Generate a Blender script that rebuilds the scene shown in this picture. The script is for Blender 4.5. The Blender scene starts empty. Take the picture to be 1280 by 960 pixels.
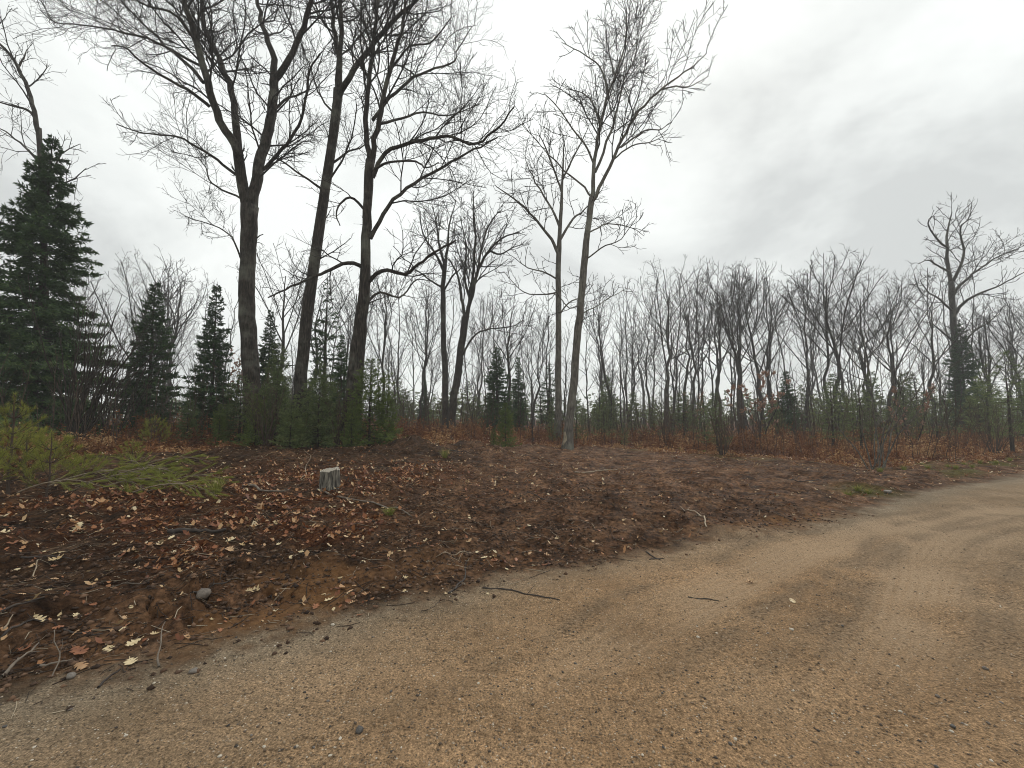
import bpy, math
import numpy as np

# ------------------------------------------------------------------ camera, world, sun
scene = bpy.context.scene
COL = scene.collection
EYE = 1.55
F = 537.0                                   # focal length in photo pixels (1280 wide)
PITCH = math.atan(40.0 / F)
cam_d = bpy.data.cameras.new("camera")
cam = bpy.data.objects.new("camera", cam_d)
COL.objects.link(cam)
cam.location = (0, 0, EYE)
cam.rotation_euler = (math.pi / 2 + PITCH, 0, 0)
cam_d.sensor_width = 36.0
cam_d.lens = 36.0 * F / 1280.0
cam_d.clip_start = 0.05
cam_d.clip_end = 2000
scene.camera = cam

SUN_EL, SUN_AZ = math.radians(42), math.radians(25)      # azimuth from +Y towards +X
world = bpy.data.worlds.new("World")
scene.world = world
world.use_nodes = True
wn, wl = world.node_tree.nodes, world.node_tree.links
wn.clear()
w_out = wn.new("ShaderNodeOutputWorld")
w_sky = wn.new("ShaderNodeTexSky")
w_sky.sky_type = 'NISHITA'
w_sky.sun_disc = False
w_sky.sun_elevation = SUN_EL
w_sky.sun_rotation = SUN_AZ
w_b1 = wn.new("ShaderNodeBackground")
w_b1.inputs[1].default_value = 0.1
wl.new(w_sky.outputs[0], w_b1.inputs[0])
w_tc = wn.new("ShaderNodeTexCoord")
w_sep = wn.new("ShaderNodeSeparateXYZ")
wl.new(w_tc.outputs["Generated"], w_sep.inputs[0])
def wmath(op, a, b):
    n = wn.new("ShaderNodeMath"); n.operation = op
    for i, v in enumerate((a, b)):
        if isinstance(v, (int, float)): n.inputs[i].default_value = v
        else: wl.new(v, n.inputs[i])
    return n.outputs[0]
zz = wmath('ADD', wmath('ABSOLUTE', w_sep.outputs[2], 0), 0.45)
w_cmb = wn.new("ShaderNodeCombineXYZ")
wl.new(wmath('DIVIDE', w_sep.outputs[0], zz), w_cmb.inputs[0])
wl.new(wmath('DIVIDE', w_sep.outputs[1], zz), w_cmb.inputs[1])
w_map = wn.new("ShaderNodeMapping")
w_map.inputs["Location"].default_value = (9.0, 9.0, 0.0)
wl.new(w_cmb.outputs[0], w_map.inputs[0])
w_no = wn.new("ShaderNodeTexNoise")
w_no.inputs["Scale"].default_value = 1.35
w_no.inputs["Detail"].default_value = 6.0
w_no.inputs["Roughness"].default_value = 0.58
w_no.inputs["Distortion"].default_value = 0.35
wl.new(w_map.outputs[0], w_no.inputs["Vector"])
w_r = wn.new("ShaderNodeValToRGB")
w_r.color_ramp.elements[0].position = 0.36
w_r.color_ramp.elements[0].color = (0.60, 0.62, 0.61, 1)
w_r.color_ramp.elements[1].position = 0.60
w_r.color_ramp.elements[1].color = (0.93, 0.955, 0.93, 1)
e = w_r.color_ramp.elements.new(0.48); e.color = (0.80, 0.825, 0.805, 1)
wl.new(w_no.outputs[0], w_r.inputs[0])
w_b2 = wn.new("ShaderNodeBackground")
w_b2.inputs[1].default_value = 1.04
wl.new(w_r.outputs[0], w_b2.inputs[0])
w_mix = wn.new("ShaderNodeMixShader")
w_mix.inputs[0].default_value = 0.96
wl.new(w_b1.outputs[0], w_mix.inputs[1])
wl.new(w_b2.outputs[0], w_mix.inputs[2])
wl.new(w_mix.outputs[0], w_out.inputs[0])

sun_d = bpy.data.lights.new("sun", 'SUN')
sun_d.energy = 1.5
sun_d.angle = math.radians(18)
sun_d.color = (1.0, 0.96, 0.9)
sun = bpy.data.objects.new("sun", sun_d)
COL.objects.link(sun)
from mathutils import Vector
sun.rotation_euler = Vector((math.sin(SUN_AZ) * math.cos(SUN_EL), math.cos(SUN_AZ) * math.cos(SUN_EL), math.sin(SUN_EL))).to_track_quat('Z', 'Y').to_euler()

vs = scene.view_settings
vs.view_transform = 'Standard'
vs.look = 'None'
vs.exposure = 0.2
vs.gamma = 1.0
vs.use_curve_mapping = False
scene.render.engine = 'CYCLES'
scene.cycles.max_bounces = 5
scene.cycles.diffuse_bounces = 2
scene.cycles.volume_bounces = 0
scene.cycles.use_denoising = True
scene.cycles.filter_width = 1.0

# ------------------------------------------------------------------ helpers
CP, SP = math.cos(PITCH), math.sin(PITCH)
def pt(u, v, Y):
    """world point seen at photo pixel (u, v) at ground distance Y in front"""
    a, b = (u - 640.0) / F, (480.0 - v) / F
    dy, dz = CP - b * SP, SP + b * CP
    t = Y / dy
    return np.array((a * t, Y, EYE + dz * t))

def smooth(a, b, x):
    t = np.clip((x - a) / (b - a), 0, 1)
    return t * t * (3 - 2 * t)

def _hash(ix, iy, seed):
    n = (ix.astype(np.int64) * 374761393 + iy.astype(np.int64) * 668265263 + seed * 1442695041) & 0xFFFFFFFF
    n = ((n ^ (n >> 13)) * 1274126177) & 0xFFFFFFFF
    n = (n ^ (n >> 16)) & 0xFFFF
    return n / 65535.0

def vnoise(x, y, seed=0):
    x, y = np.asarray(x, float), np.asarray(y, float)
    ix, iy = np.floor(x), np.floor(y)
    fx, fy = x - ix, y - iy
    fx, fy = fx * fx * fx * (fx * (fx * 6 - 15) + 10), fy * fy * fy * (fy * (fy * 6 - 15) + 10)
    a, b = _hash(ix, iy, seed), _hash(ix + 1, iy, seed)
    c, d = _hash(ix, iy + 1, seed), _hash(ix + 1, iy + 1, seed)
    return (a * (1 - fx) + b * fx) * (1 - fy) + (c * (1 - fx) + d * fx) * fy

def fbm(x, y, seed=0, octv=4, rough=0.5):
    s, amp, tot = 0.0, 1.0, 0.0
    c, sn = math.cos(0.6), math.sin(0.6)
    for i in range(octv):
        s = s + amp * vnoise(x, y, seed + i * 17)
        tot += amp
        amp *= rough
        x, y = (c * x - sn * y) * 2.03, (sn * x + c * y) * 2.03
    return s / tot

def poly_sd(x, y, P):
    """signed distance to an open polyline, positive on its left side"""
    best = np.full(np.shape(x), 1e9); sg = np.ones(np.shape(x))
    for (ax, ay), (bx, by) in zip(P[:-1], P[1:]):
        vx, vy = bx - ax, by - ay
        t = np.clip(((x - ax) * vx + (y - ay) * vy) / (vx * vx + vy * vy), 0, 1)
        d = np.hypot(x - ax - t * vx, y - ay - t * vy)
        s = np.sign(vx * (y - ay) - vy * (x - ax))
        m = d < best
        best = np.where(m, d, best); sg = np.where(m, s, sg)
    return best * sg

def flat_pt(u, v, z=0.0):
    b = (480.0 - v) / F
    t = (z - EYE) / (SP + b * CP)
    return ((u - 640.0) / F * t, (CP - b * SP) * t)

EDGE = [(-70, -36), (-9, -1.4)] + [flat_pt(*p) for p in ((0, 858), (120, 836), (235, 806), (330, 782), (450, 756), (560, 732), (650, 713), (800, 690), (900, 670), (1000, 653), (1060, 636), (1110, 621), (1180, 607), (1280, 591))] + [(24, 17.2), (70, 36)]
WOOD = [(-70, 0), (-20, 5.5), (-9.5, 7.2), (-8.6, 12.0), (-5.0, 14.3), (-2.2, 15.6), (0.8, 18.3), (3.4, 19.4), (6.0, 16.6), (9.0, 13.6), (11.0, 13.0), (15, 14.2), (20, 17.5), (30, 24), (70, 45)]
TRACKS = [[flat_pt(*p) for p in q] for q in (
    ((560, 955), (700, 850), (880, 742), (1000, 690), (1120, 655), (1280, 632)),
    ((980, 955), (1130, 790), (1138, 730), (1143, 690), (1170, 662), (1280, 636)),
    ((1090, 955), (1150, 820), (1165, 730), (1195, 690), (1240, 662), (1280, 650)))]

def road_d(x, y):
    return poly_sd(x, y, EDGE) + 0.32 * (fbm(x * 1.3, y * 1.3, 5, 3) - 0.5) + 0.10 * (vnoise(x * 5, y * 5, 9) - 0.5)
def wood_d(x, y):
    return poly_sd(x, y, WOOD) + 2.2 * (fbm(x * 0.45, y * 0.45, 31, 3) - 0.5)

MOUNDS = [(-3.0, 13.0, 1.1, 0.38), (-1.35, 14.2, 0.8, 0.30), (-0.7, 13.6, 0.7, 0.22), (0.9, 8.6, 0.9, 0.10), (2.9, 5.9, 0.8, 0.10)]
def height(x, y, fine=True):
    x, y = np.asarray(x, float), np.asarray(y, float)
    d = road_d(x, y)
    L = smooth(4.5, -5.0, x)
    soil = smooth(0.0, 0.5, d)
    h = (0.07 + 0.17 * L) * smooth(-0.05, 0.9, d) + 0.36 * L * smooth(1.5, 12, d) + 0.10 * smooth(1, 9, d)
    h = h + 0.35 * smooth(20, 60, y) * (fbm(x * 0.05, y * 0.05, 77, 2) - 0.3)
    far = 1.0 - smooth(9, 30, np.hypot(x, y))
    for mx, my, r, a in MOUNDS:
        h = h + a * np.exp(-((x - mx) ** 2 + (y - my) ** 2) / (r * r) * 2) * (0.6 + 0.8 * vnoise(x * 3, y * 3, 3))
    h = h + soil * 0.16 * (fbm(x * 0.9, y * 0.9, 11, 2) - 0.5)
    # back of the road (behind the camera) falls into a soft verge
    h = h + 0.12 * smooth(-7.0, -8.5, d)
    if fine:
        cl = fbm(x * 6.0, y * 6.0, 21, 3, 0.55)
        rid = np.abs(fbm(x * 2.6, y * 2.6, 41, 3) - 0.5)
        grd = 1 - 0.4 * smooth(-2.0, 1.5, x)
        h = h + soil * grd * (0.05 + 0.05 * far) * (cl - 0.5) * 1.25 - soil * 0.06 * np.exp(-(rid / 0.03) ** 2) * smooth(0.45, 0.7, vnoise(x * 0.8, y * 0.8, 51))
        h = h + soil * 0.022 * np.sin((x * 0.55 + y * 0.83) * 26 + 4 * vnoise(x * 1.2, y * 1.2, 63)) * smooth(-1.5, 1.5, x) * smooth(10, 6, np.abs(y - 7))
        rd = 1 - soil
        h = h + rd * (0.014 * (fbm(x * 4, y * 4, 71, 3) - 0.5) + 0.009 * (vnoise(x * 26, y * 26, 73) - 0.5) * (1 - smooth(4, 9, np.hypot(x, y))))
        tr = track_mask(x, y)
        h = h - rd * 0.022 * tr
    return h
def track_mask(x, y):
    m = 0.0
    for T in TRACKS:
        dd = np.abs(poly_sd(x, y, T) + 0.12 * (vnoise(x * 1.1, y * 1.1, 81) - 0.5))
        m = np.maximum(m, 1 - smooth(0.10, 0.24, dd))
    return m
def hz(x, y):
    return float(height(np.array([x]), np.array([y]))[0])

def ground_hit(u, v):
    """where the line of sight through photo pixel (u, v) meets the ground"""
    a, b = (u - 640.0) / F, (480.0 - v) / F
    d = np.array((a, CP - b * SP, SP + b * CP))
    t = np.linspace(1.5, 40, 1500)
    z = EYE + d[2] * t - height(d[0] * t, d[1] * t, False)
    i = int(np.argmax(z < 0))
    if z[i] >= 0: i = len(t) - 1
    return d[0] * t[i], d[1] * t[i]

# ---- meshes
def mesh(name, V, faces, mat, smooth_shade=False, tint=None):
    """V (n,3); faces: list of (m,k) index arrays; tint: per-face value list aligned with faces"""
    me = bpy.data.meshes.new(name)
    V = np.ascontiguousarray(V, dtype=np.float32)
    faces = [np.asarray(f, dtype=np.int32) for f in faces if len(f)]
    nl = sum(f.size for f in faces); nf = sum(len(f) for f in faces)
    me.vertices.add(len(V)); me.vertices.foreach_set("co", V.ravel())
    me.loops.add(nl); me.polygons.add(nf)
    me.loops.foreach_set("vertex_index", np.concatenate([f.ravel() for f in faces]))
    tot = np.concatenate([np.full(len(f), f.shape[1], np.int32) for f in faces])
    st = np.zeros(nf, np.int32); st[1:] = np.cumsum(tot)[:-1]
    me.polygons.foreach_set("loop_start", st)
    me.polygons.foreach_set("loop_total", tot)
    if smooth_shade: me.polygons.foreach_set("use_smooth", np.ones(nf, bool))
    if tint is not None:
        at = me.attributes.new("tint", 'FLOAT', 'FACE')
        at.data.foreach_set("value", np.ascontiguousarray(tint, np.float32))
    me.update(calc_edges=True)
    for m in (mat if isinstance(mat, (list, tuple)) else [mat]): me.materials.append(m)
    return me

def link(name, data, parent=None, loc=None, **props):
    o = bpy.data.objects.new(name, data)
    COL.objects.link(o)
    if parent is not None: o.parent = parent
    if loc is not None: o.location = loc
    for k, v in props.items():
        if v: o[k] = v
    return o
def thing(name, label, category, loc, group=None, rz=0.0, s=1.0):
    o = link(name, None, None, loc, label=label, category=category, group=group)
    o.empty_display_size = 0.3
    o.rotation_euler = (0, 0, rz); o.scale = (s, s, s)
    return o
def clone(root, loc, rz=0.0, s=1.0, label=None, group=None, tilt=(0, 0)):
    c = root.copy(); COL.objects.link(c)
    c.location = loc; c.rotation_euler = (tilt[0], tilt[1], rz)
    c.scale = s if isinstance(s, tuple) else (s, s, s)
    if label: c["label"] = label
    if group: c["group"] = group
    for ch in root.children:
        k = ch.copy(); COL.objects.link(k); k.parent = c
        for g in ch.children:
            q = g.copy(); COL.objects.link(q); q.parent = k
    return c

def unit(v):
    return v / np.maximum(np.linalg.norm(v, axis=-1, keepdims=True), 1e-9)

def tube_geo(P, R, S, cap=False):
    """P (N,K,3), R (N,K) -> verts, quads"""
    N, K, _ = P.shape
    T = np.empty_like(P)
    T[:, 1:-1] = P[:, 2:] - P[:, :-2]
    T[:, 0] = P[:, 1] - P[:, 0]; T[:, -1] = P[:, -1] - P[:, -2]
    T = unit(T)
    mean = unit(P[:, -1] - P[:, 0])
    ax = np.where(np.abs(mean[:, 2:3]) < 0.7, np.array([[0, 0, 1.0]]), np.array([[1.0, 0, 0]]))
    ref = np.cross(mean, ax)[:, None, :]
    U = unit(np.cross(T, np.broadcast_to(ref, T.shape)))
    W = np.cross(T, U)
    a = np.arange(S) * (2 * math.pi / S)
    V = P[:, :, None, :] + R[:, :, None, None] * (np.cos(a)[None, None, :, None] * U[:, :, None, :] + np.sin(a)[None, None, :, None] * W[:, :, None, :])
    base = (np.arange(N) * K * S)[:, None, None] + (np.arange(K - 1) * S)[None, :, None]
    j = np.arange(S); jn = (j + 1) % S
    Q = np.stack([base + j, base + jn, base + S + jn, base + S + j], -1).reshape(-1, 4)
    F2 = [Q]
    if cap:
        F2.append((np.arange(N) * K * S)[:, None] + (K - 1) * S + j[None, :])
    return V.reshape(-1, 3), F2

class Geo:
    def __init__(s): s.V, s.F, s.T, s.n = [], {}, {}, 0
    def add(s, V, faces, tint=None):
        for f in faces:
            f = np.asarray(f)
            if not len(f): continue
            s.F.setdefault(f.shape[1], []).append(f + s.n)
            s.T.setdefault(f.shape[1], []).append(np.zeros(len(f)) if tint is None else np.broadcast_to(np.asarray(tint, float), (len(f),)))
        s.V.append(V); s.n += len(V)
    def mesh(s, name, mat, sm=False):
        ks = sorted(s.F)
        return mesh(name, np.concatenate(s.V), [np.concatenate(s.F[k]) for k in ks], mat, sm, np.concatenate([np.concatenate(s.T[k]) for k in ks]))

def resample(P, R, K):
    """smooth (Catmull-Rom) resampling of a polyline with radii"""
    P, R = np.asarray(P, float), np.asarray(R, float)
    n = len(P)
    d = np.concatenate([[0], np.cumsum(np.linalg.norm(np.diff(P, axis=0), axis=1))])
    t = np.linspace(0, d[-1], K)
    i = np.clip(np.searchsorted(d, t, side='right') - 1, 0, n - 2)
    f = ((t - d[i]) / np.maximum(d[i + 1] - d[i], 1e-9))[:, None]
    Q = np.vstack([2 * P[0] - P[1], P, 2 * P[-1] - P[-2]])
    p0, p1, p2, p3 = Q[i], Q[i + 1], Q[i + 2], Q[i + 3]
    C = 0.5 * (2 * p1 + (p2 - p0) * f + (2 * p0 - 5 * p1 + 4 * p2 - p3) * f ** 2 + (3 * p1 - p0 - 3 * p2 + p3) * f ** 3)
    return C, np.interp(t, d, R)

def at_t(P, R, idx, t):
    K = P.shape[1]
    x = np.clip(t, 0, 0.9999) * (K - 1)
    i = x.astype(int); f = (x - i)[:, None]
    a, b = P[idx, i], P[idx, i + 1]
    return a * (1 - f) + b * f, unit(b - a), R[idx, i] * (1 - f[:, 0]) + R[idx, i + 1] * f[:, 0]

def spawn(rng, P, R, dens, t0=0.25, t1=1.0, ang=(0.6, 1.1), lf=0.5, K=5, wig=0.16, up=0.06, rf=0.6, rmin=0.006, rmax=1.0, lmin=0.15, lmax=9.0, taper=0.55, minn=1):
    """side branches along every parent: dens = number per metre of parent"""
    N = len(P)
    if N == 0: return P, R
    Ls = np.linalg.norm(np.diff(P, axis=1), axis=2).sum(1)
    cnt = np.maximum((Ls * dens * (t1 - t0) + rng.random(N)).astype(int), minn)
    idx = np.repeat(np.arange(N), cnt)
    first = np.concatenate([[0], np.cumsum(cnt)[:-1]])
    j = np.arange(len(idx)) - first[idx]
    t = t0 + (t1 - t0) * (j + rng.random(len(idx))) / cnt[idx]
    pos, T, r = at_t(P, R, idx, t)
    az = j * 2.4 + rng.random(N)[idx] * 6.28 + rng.normal(0, 0.5, len(idx))
    A = unit(np.cross(T, np.where(np.abs(T[:, 2:3]) < 0.8, np.array([[0, 0, 1.0]]), np.array([[1.0, 0, 0]]))))
    B = np.cross(T, A)
    pr = np.cos(az)[:, None] * A + np.sin(az)[:, None] * B
    an = rng.uniform(ang[0], ang[1], len(idx))[:, None]
    d = unit(np.cos(an) * T + np.sin(an) * pr + np.array([0, 0, up * 2]))
    L = np.clip(Ls[idx] * lf * (1.15 - 0.75 * t) * rng.uniform(0.6, 1.3, len(idx)), lmin, lmax)
    out = np.empty((len(idx), K, 3)); out[:, 0] = pos
    st = (L / (K - 1))[:, None]
    for k in range(1, K):
        d = unit(d + rng.normal(0, wig, d.shape) + np.array([0, 0, up]))
        out[:, k] = out[:, k - 1] + d * st
    r0 = np.clip(r * rf, rmin, rmax)[:, None]
    rad = np.maximum(r0 * (1 - taper * np.linspace(0, 1, K))[None, :], rmin * 0.8)
    return out, rad

# ---- materials
def new_mat(name):
    m = bpy.data.materials.new(name); m.use_nodes = True
    nt = m.node_tree; nt.nodes.clear()
    o = nt.nodes.new("ShaderNodeOutputMaterial")
    b = nt.nodes.new("ShaderNodeBsdfPrincipled")
    nt.links.new(b.outputs[0], o.inputs[0])
    return m, nt, b
def N(nt, t, **kw):
    n = nt.nodes.new(t)
    for k, v in kw.items():
        if hasattr(n, k) and not k[0].isupper(): setattr(n, k, v)
        else: n.inputs[k].default_value = v
    return n
def ramp(nt, src, stops):
    r = nt.nodes.new("ShaderNodeValToRGB")
    el = r.color_ramp.elements
    while len(el) < len(stops): el.new(0.5)
    for e_, (p, c) in zip(el, stops):
        e_.position = p; e_.color = (c[0], c[1], c[2], 1)
    nt.links.new(src, r.inputs[0])
    return r.outputs[0]
def mixc(nt, f, a, b, mode='MIX'):
    n = nt.nodes.new("ShaderNodeMix"); n.data_type = 'RGBA'; n.blend_type = mode
    for i, v in ((0, f), (6, a), (7, b)):
        if isinstance(v, (int, float)): n.inputs[i].default_value = v
        elif isinstance(v, tuple): n.inputs[i].default_value = (*v, 1)
        else: nt.links.new(v, n.inputs[i])
    return n.outputs[2]
def mth(nt, op, a, b=0.0):
    n = nt.nodes.new("ShaderNodeMath"); n.operation = op
    for i, v in enumerate((a, b)):
        if isinstance(v, (int, float)): n.inputs[i].default_value = v
        else: nt.links.new(v, n.inputs[i])
    return n.outputs[0]
def noise(nt, vec, scale, detail=4, rough=0.55, dist=0.0):
    n = N(nt, "ShaderNodeTexNoise", Scale=scale, Detail=detail, Roughness=rough, Distortion=dist)
    if vec is not None: nt.links.new(vec, n.inputs["Vector"])
    return n.outputs[0]
def bump(nt, b, h, strength, dist):
    n = N(nt, "ShaderNodeBump", Strength=strength, Distance=dist)
    nt.links.new(h, n.inputs["Height"]); nt.links.new(n.outputs[0], b.inputs["Normal"])

def bark_mat(name, dark, mid, light, scale=1.0, lichen=0.0):
    m, nt, b = new_mat(name)
    tc = nt.nodes.new("ShaderNodeTexCoord")
    mp = N(nt, "ShaderNodeMapping"); mp.inputs["Scale"].default_value = (14 * scale, 14 * scale, 2.2 * scale)
    nt.links.new(tc.outputs["Object"], mp.inputs[0])
    n1 = noise(nt, mp.outputs[0], 1.6, 6, 0.65, 0.4)
    c = ramp(nt, n1, [(0.32, dark), (0.5, mid), (0.7, light)])
    n2 = noise(nt, tc.outputs["Object"], 1.3, 5, 0.6)
    c = mixc(nt, mth(nt, 'MULTIPLY', ramp(nt, n2, [(0.5, (0, 0, 0)), (0.68, (1, 1, 1))]), lichen), c, (0.33, 0.34, 0.27))
    nt.links.new(c, b.inputs["Base Color"])
    b.inputs["Roughness"].default_value = 0.9
    b.inputs["Specular IOR Level"].default_value = 0.2
    bump(nt, b, n1, 1.0, 0.06)
    return m
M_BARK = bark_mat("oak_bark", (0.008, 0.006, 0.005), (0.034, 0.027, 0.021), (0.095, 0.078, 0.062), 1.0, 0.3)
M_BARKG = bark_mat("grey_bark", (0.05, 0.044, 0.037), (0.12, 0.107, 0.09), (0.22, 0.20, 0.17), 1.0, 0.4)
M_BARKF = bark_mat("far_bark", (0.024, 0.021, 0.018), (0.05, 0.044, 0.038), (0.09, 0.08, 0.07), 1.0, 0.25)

def plain_mat(name, c, rough=0.85, spec=0.2):
    m, nt, b = new_mat(name)
    tc = nt.nodes.new("ShaderNodeTexCoord")
    n = noise(nt, tc.outputs["Object"], 6.0, 4)
    cc = ramp(nt, n, [(0.3, tuple(x * 0.65 for x in c)), (0.7, tuple(x * 1.3 for x in c))])
    nt.links.new(cc, b.inputs["Base Color"])
    b.inputs["Roughness"].default_value = rough
    b.inputs["Specular IOR Level"].default_value = spec
    return m
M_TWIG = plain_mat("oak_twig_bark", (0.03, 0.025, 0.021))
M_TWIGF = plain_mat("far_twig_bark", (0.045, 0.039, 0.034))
M_STEM = plain_mat("brush_stem_bark", (0.085, 0.06, 0.045))
M_STEMD = plain_mat("dark_stem_bark", (0.045, 0.037, 0.03))

def tint_mat(name, stops, rough=0.8, transl=0.0, obj_var=0.0, spec=0.2):
    """leaf material; colour picked by the face attribute tint"""
    m, nt, b = new_mat(name)
    a = N(nt, "ShaderNodeAttribute"); a.attribute_name = "tint"
    f = a.outputs["Fac"]
    if obj_var:
        oi = nt.nodes.new("ShaderNodeObjectInfo")
        f = mth(nt, 'ADD', f, mth(nt, 'MULTIPLY', mth(nt, 'SUBTRACT', oi.outputs["Random"], 0.5), obj_var))
    tc = nt.nodes.new("ShaderNodeTexCoord")
    f = mth(nt, 'ADD', f, mth(nt, 'MULTIPLY', mth(nt, 'SUBTRACT', noise(nt, tc.outputs["Object"], 9.0, 3), 0.5), 0.35))
    c = ramp(nt, f, stops)
    nt.links.new(c, b.inputs["Base Color"])
    b.inputs["Roughness"].default_value = rough
    b.inputs["Specular IOR Level"].default_value = spec
    if transl:
        tr = nt.nodes.new("ShaderNodeBsdfTranslucent"); nt.links.new(c, tr.inputs[0])
        mx = nt.nodes.new("ShaderNodeMixShader"); mx.inputs[0].default_value = transl
        nt.links.new(b.outputs[0], mx.inputs[1]); nt.links.new(tr.outputs[0], mx.inputs[2])
        nt.links.new(mx.outputs[0], nt.nodes["Material Output"].inputs[0])
    return m
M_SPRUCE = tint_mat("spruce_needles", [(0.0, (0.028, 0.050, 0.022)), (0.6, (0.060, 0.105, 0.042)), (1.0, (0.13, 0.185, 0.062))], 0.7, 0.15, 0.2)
M_PINE = tint_mat("young_pine_needles", [(0.0, (0.09, 0.10, 0.022)), (0.5, (0.22, 0.24, 0.045)), (1.0, (0.42, 0.40, 0.09))], 0.6, 0.35, 0.2)
M_PINEB = tint_mat("bush_pine_needles", [(0.0, (0.07, 0.09, 0.04)), (0.5, (0.14, 0.18, 0.07)), (1.0, (0.24, 0.27, 0.10))], 0.7, 0.35, 0.3)
M_PINEL = tint_mat("light_pine_needles", [(0.0, (0.06, 0.085, 0.022)), (0.5, (0.11, 0.15, 0.038)), (1.0, (0.20, 0.24, 0.06))], 0.65, 0.3, 0.2)
M_DEAD = tint_mat("dead_fern_leaves", [(0.0, (0.07, 0.030, 0.016)), (0.35, (0.19, 0.080, 0.036)), (0.7, (0.32, 0.15, 0.064)), (1.0, (0.50, 0.32, 0.16))], 0.85, 0.3)
M_OAKL = tint_mat("clinging_oak_leaves", [(0.0, (0.17, 0.085, 0.055)), (0.5, (0.31, 0.18, 0.125)), (1.0, (0.44, 0.30, 0.22))], 0.8, 0.25)
M_LITTER = tint_mat("fallen_leaf_litter", [(0.0, (0.09, 0.028, 0.012)), (0.35, (0.24, 0.085, 0.032)), (0.7, (0.40, 0.20, 0.085)), (0.9, (0.52, 0.36, 0.19)), (1.0, (0.64, 0.53, 0.35))], 0.6, 0.15, 0, 0.35)
M_GRASS = tint_mat("grass_blades", [(0.0, (0.13, 0.15, 0.03)), (0.6, (0.22, 0.24, 0.05)), (1.0, (0.38, 0.33, 0.13))], 0.7, 0.3)

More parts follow.
